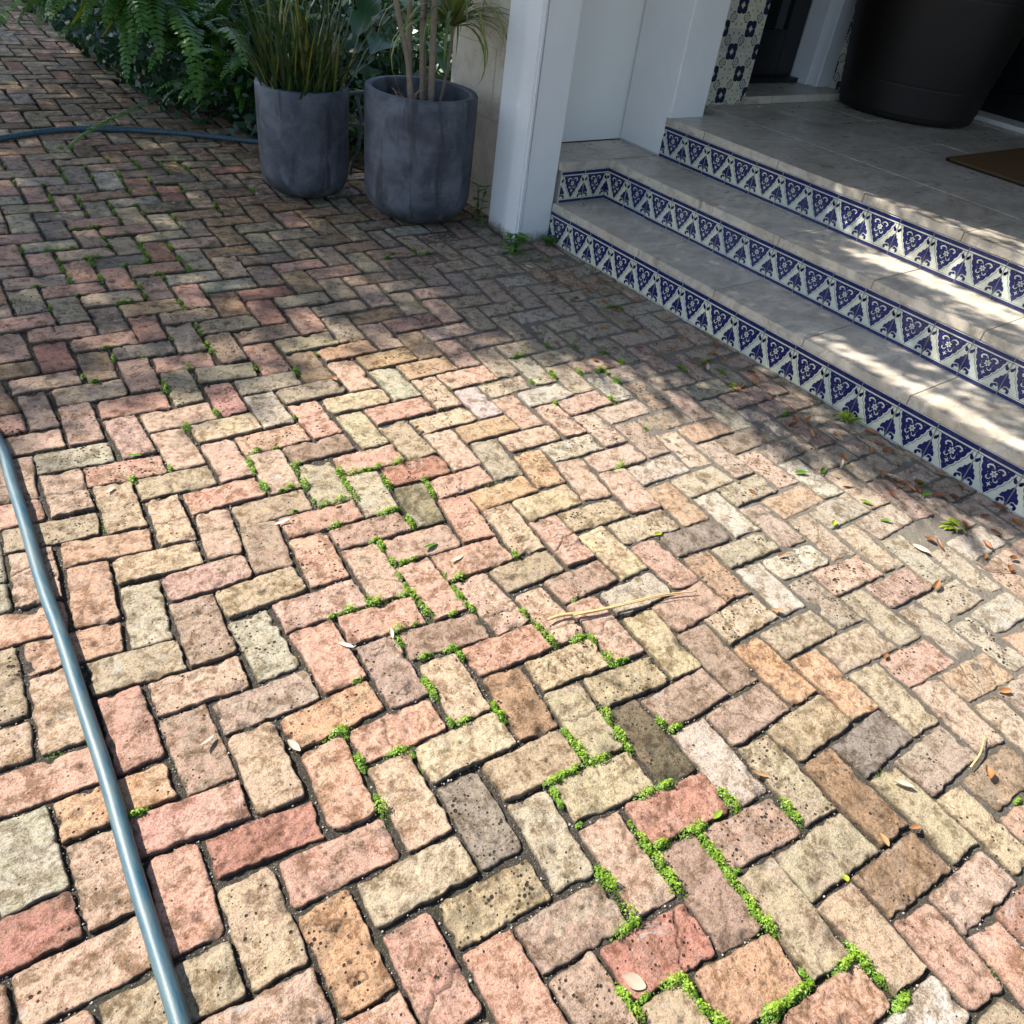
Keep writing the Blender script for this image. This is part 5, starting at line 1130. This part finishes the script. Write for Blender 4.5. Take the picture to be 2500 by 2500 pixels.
# palm whose fronds shade the foot of the steps: long thin leaflets
pm = empty('palm_tree', (-2.6, 3.2, 0), label='unseen palm beside the path, its fronds placed to dapple the steps', cat='palm')  # out of view; fronds placed where their shade should fall
fr_ = []
def palm_frond(a, b, h, wl, n, seed):
    """frond whose shadow falls from ground point a to ground point b"""
    rg = np.random.default_rng(seed); Vs = []; Fs = []
    a = np.array(a); b = np.array(b); d = b - a; ln = np.linalg.norm(d); d /= ln; pz = np.array([-d[1], d[0]])
    for k in range(n):
        t = (k + rg.uniform(-.3, .3)) / n; g = a + d * ln * t; 
        for s_ in (-1, 1):
            L_ = wl * (1 - .55 * abs(t - .45)) * rg.uniform(.75, 1.15); an = .62 + rg.normal(0, .10)
            v = (d * math.cos(an) + s_ * pz * math.sin(an)); tip = g + v * L_; hh = h + rg.normal(0, .03); ht = hh - .10 * L_
            P = lambda q, hq: np.array([q[0] + SUN[0] * hq, q[1] + SUN[1] * hq, hq])
            w_ = .017; mid = g + v * L_ * .5; base = len(Vs)
            Vs += [P(g, hh), P(mid + d * w_, hh - .02), P(tip, ht), P(mid - d * w_, hh - .02)]; Fs.append((base, base + 1, base + 2, base + 3))
    b0 = len(Vs)
    for t in np.linspace(0, 1, 9):
        g = a + d * ln * t; 
        for s_ in (-1, 1): q = g + pz * s_ * .010; Vs.append(np.array([q[0] + SUN[0] * h, q[1] + SUN[1] * h, h]))
    for k in range(8): Fs.append((b0 + 2 * k, b0 + 2 * k + 1, b0 + 2 * k + 3, b0 + 2 * k + 2))
    me = mesh_from('frond', Vs, np.array(Fs)); at = me.attributes.new('lcol', 'FLOAT', 'POINT'); at.data.foreach_set('value', np.full(len(Vs), .4, np.float32))
    o = link('frond', me, M['fern'], pm); o.location = (2.6, -3.2, 0)
for k, (a, b, h, wl, n) in enumerate([((-.60, -.2), (-.02, -3.0), 2.6, .42, 60), ((-.45, -.4), (-.22, -2.5), 2.9, .36, 50), ((-.90, -.3), (-.35, -1.9), 3.2, .42, 46), ((-.75, -.2), (-.30, -1.5), 2.7, .40, 44), ((-.2, -.3), (.02, -2.2), 2.8, .28, 46),
         ((.95, -.9), (1.25, -3.0), 3.0, .30, 16)]):
    palm_frond(a, b, h, wl, n, 50 + k)
def edgeB(x, y, r_):
    lim = np.interp(y, [-3.2, -2.6, -2.1, -1.8, -1.45, -1.2, -1.0, -.2], [-.02, -.10, -.30, -.34, -.34, -.52, -.80, -.95])
    j = r_.normal(0, .022, len(x)); u = r_.random(len(x)); n1 = fbm(x * 7, y * 2.2, 3)
    dens = np.interp(x + j, [-.5, -.10, .10, .13, .22, .27, .68, .72, .86, .88, 1.2], [.55, .85, .95, 0, 0, .9, .9, .0, .0, .25, .25])
    dens = np.where((x < -.02), np.clip(dens + n1 * 1.6 - .12, 0, 1), dens)
    dens = np.where((x > .25) & (x < .7) & (y < -2.05), .40, dens)
    left = np.interp(x, [-1, -.05, .10, .16, .22, .7, .78, .86, .9, 1.2], [-1.30, -1.45, -1.55, -1.72, -1.72, -1.5, -1.62, -1.62, -1.25, -1.35]) + r_.normal(0, .05, len(x))
    return (x > lim + np.abs(r_.normal(0, .05, len(x)))) & ((y > left) | (u < dens))
crown('crown', None, [(-1.1, -3.2, 1.25, .4, edgeB)], (2.95, 3.3), 6500, (.020, .038), 6)  # leaf sheet added to shade the steps, gaps leave the sunlit strips
c2_ = [o for o in bpy.data.objects if o.name.startswith('crown') and o.parent is None][0]; c2_.parent = pm; c2_.location = (2.6, -3.2, 0)
mb = MB(); mb.tube([(0, 0, -.05), (.05, -.1, 1.2), (.1, -.5, 2.4), (.4, -1.0, 3.0)], [.10, .09, .08, .05], 12); mb.build('trunk', M['bark'], pm, smooth=True)
print('objects', len(bpy.data.objects))
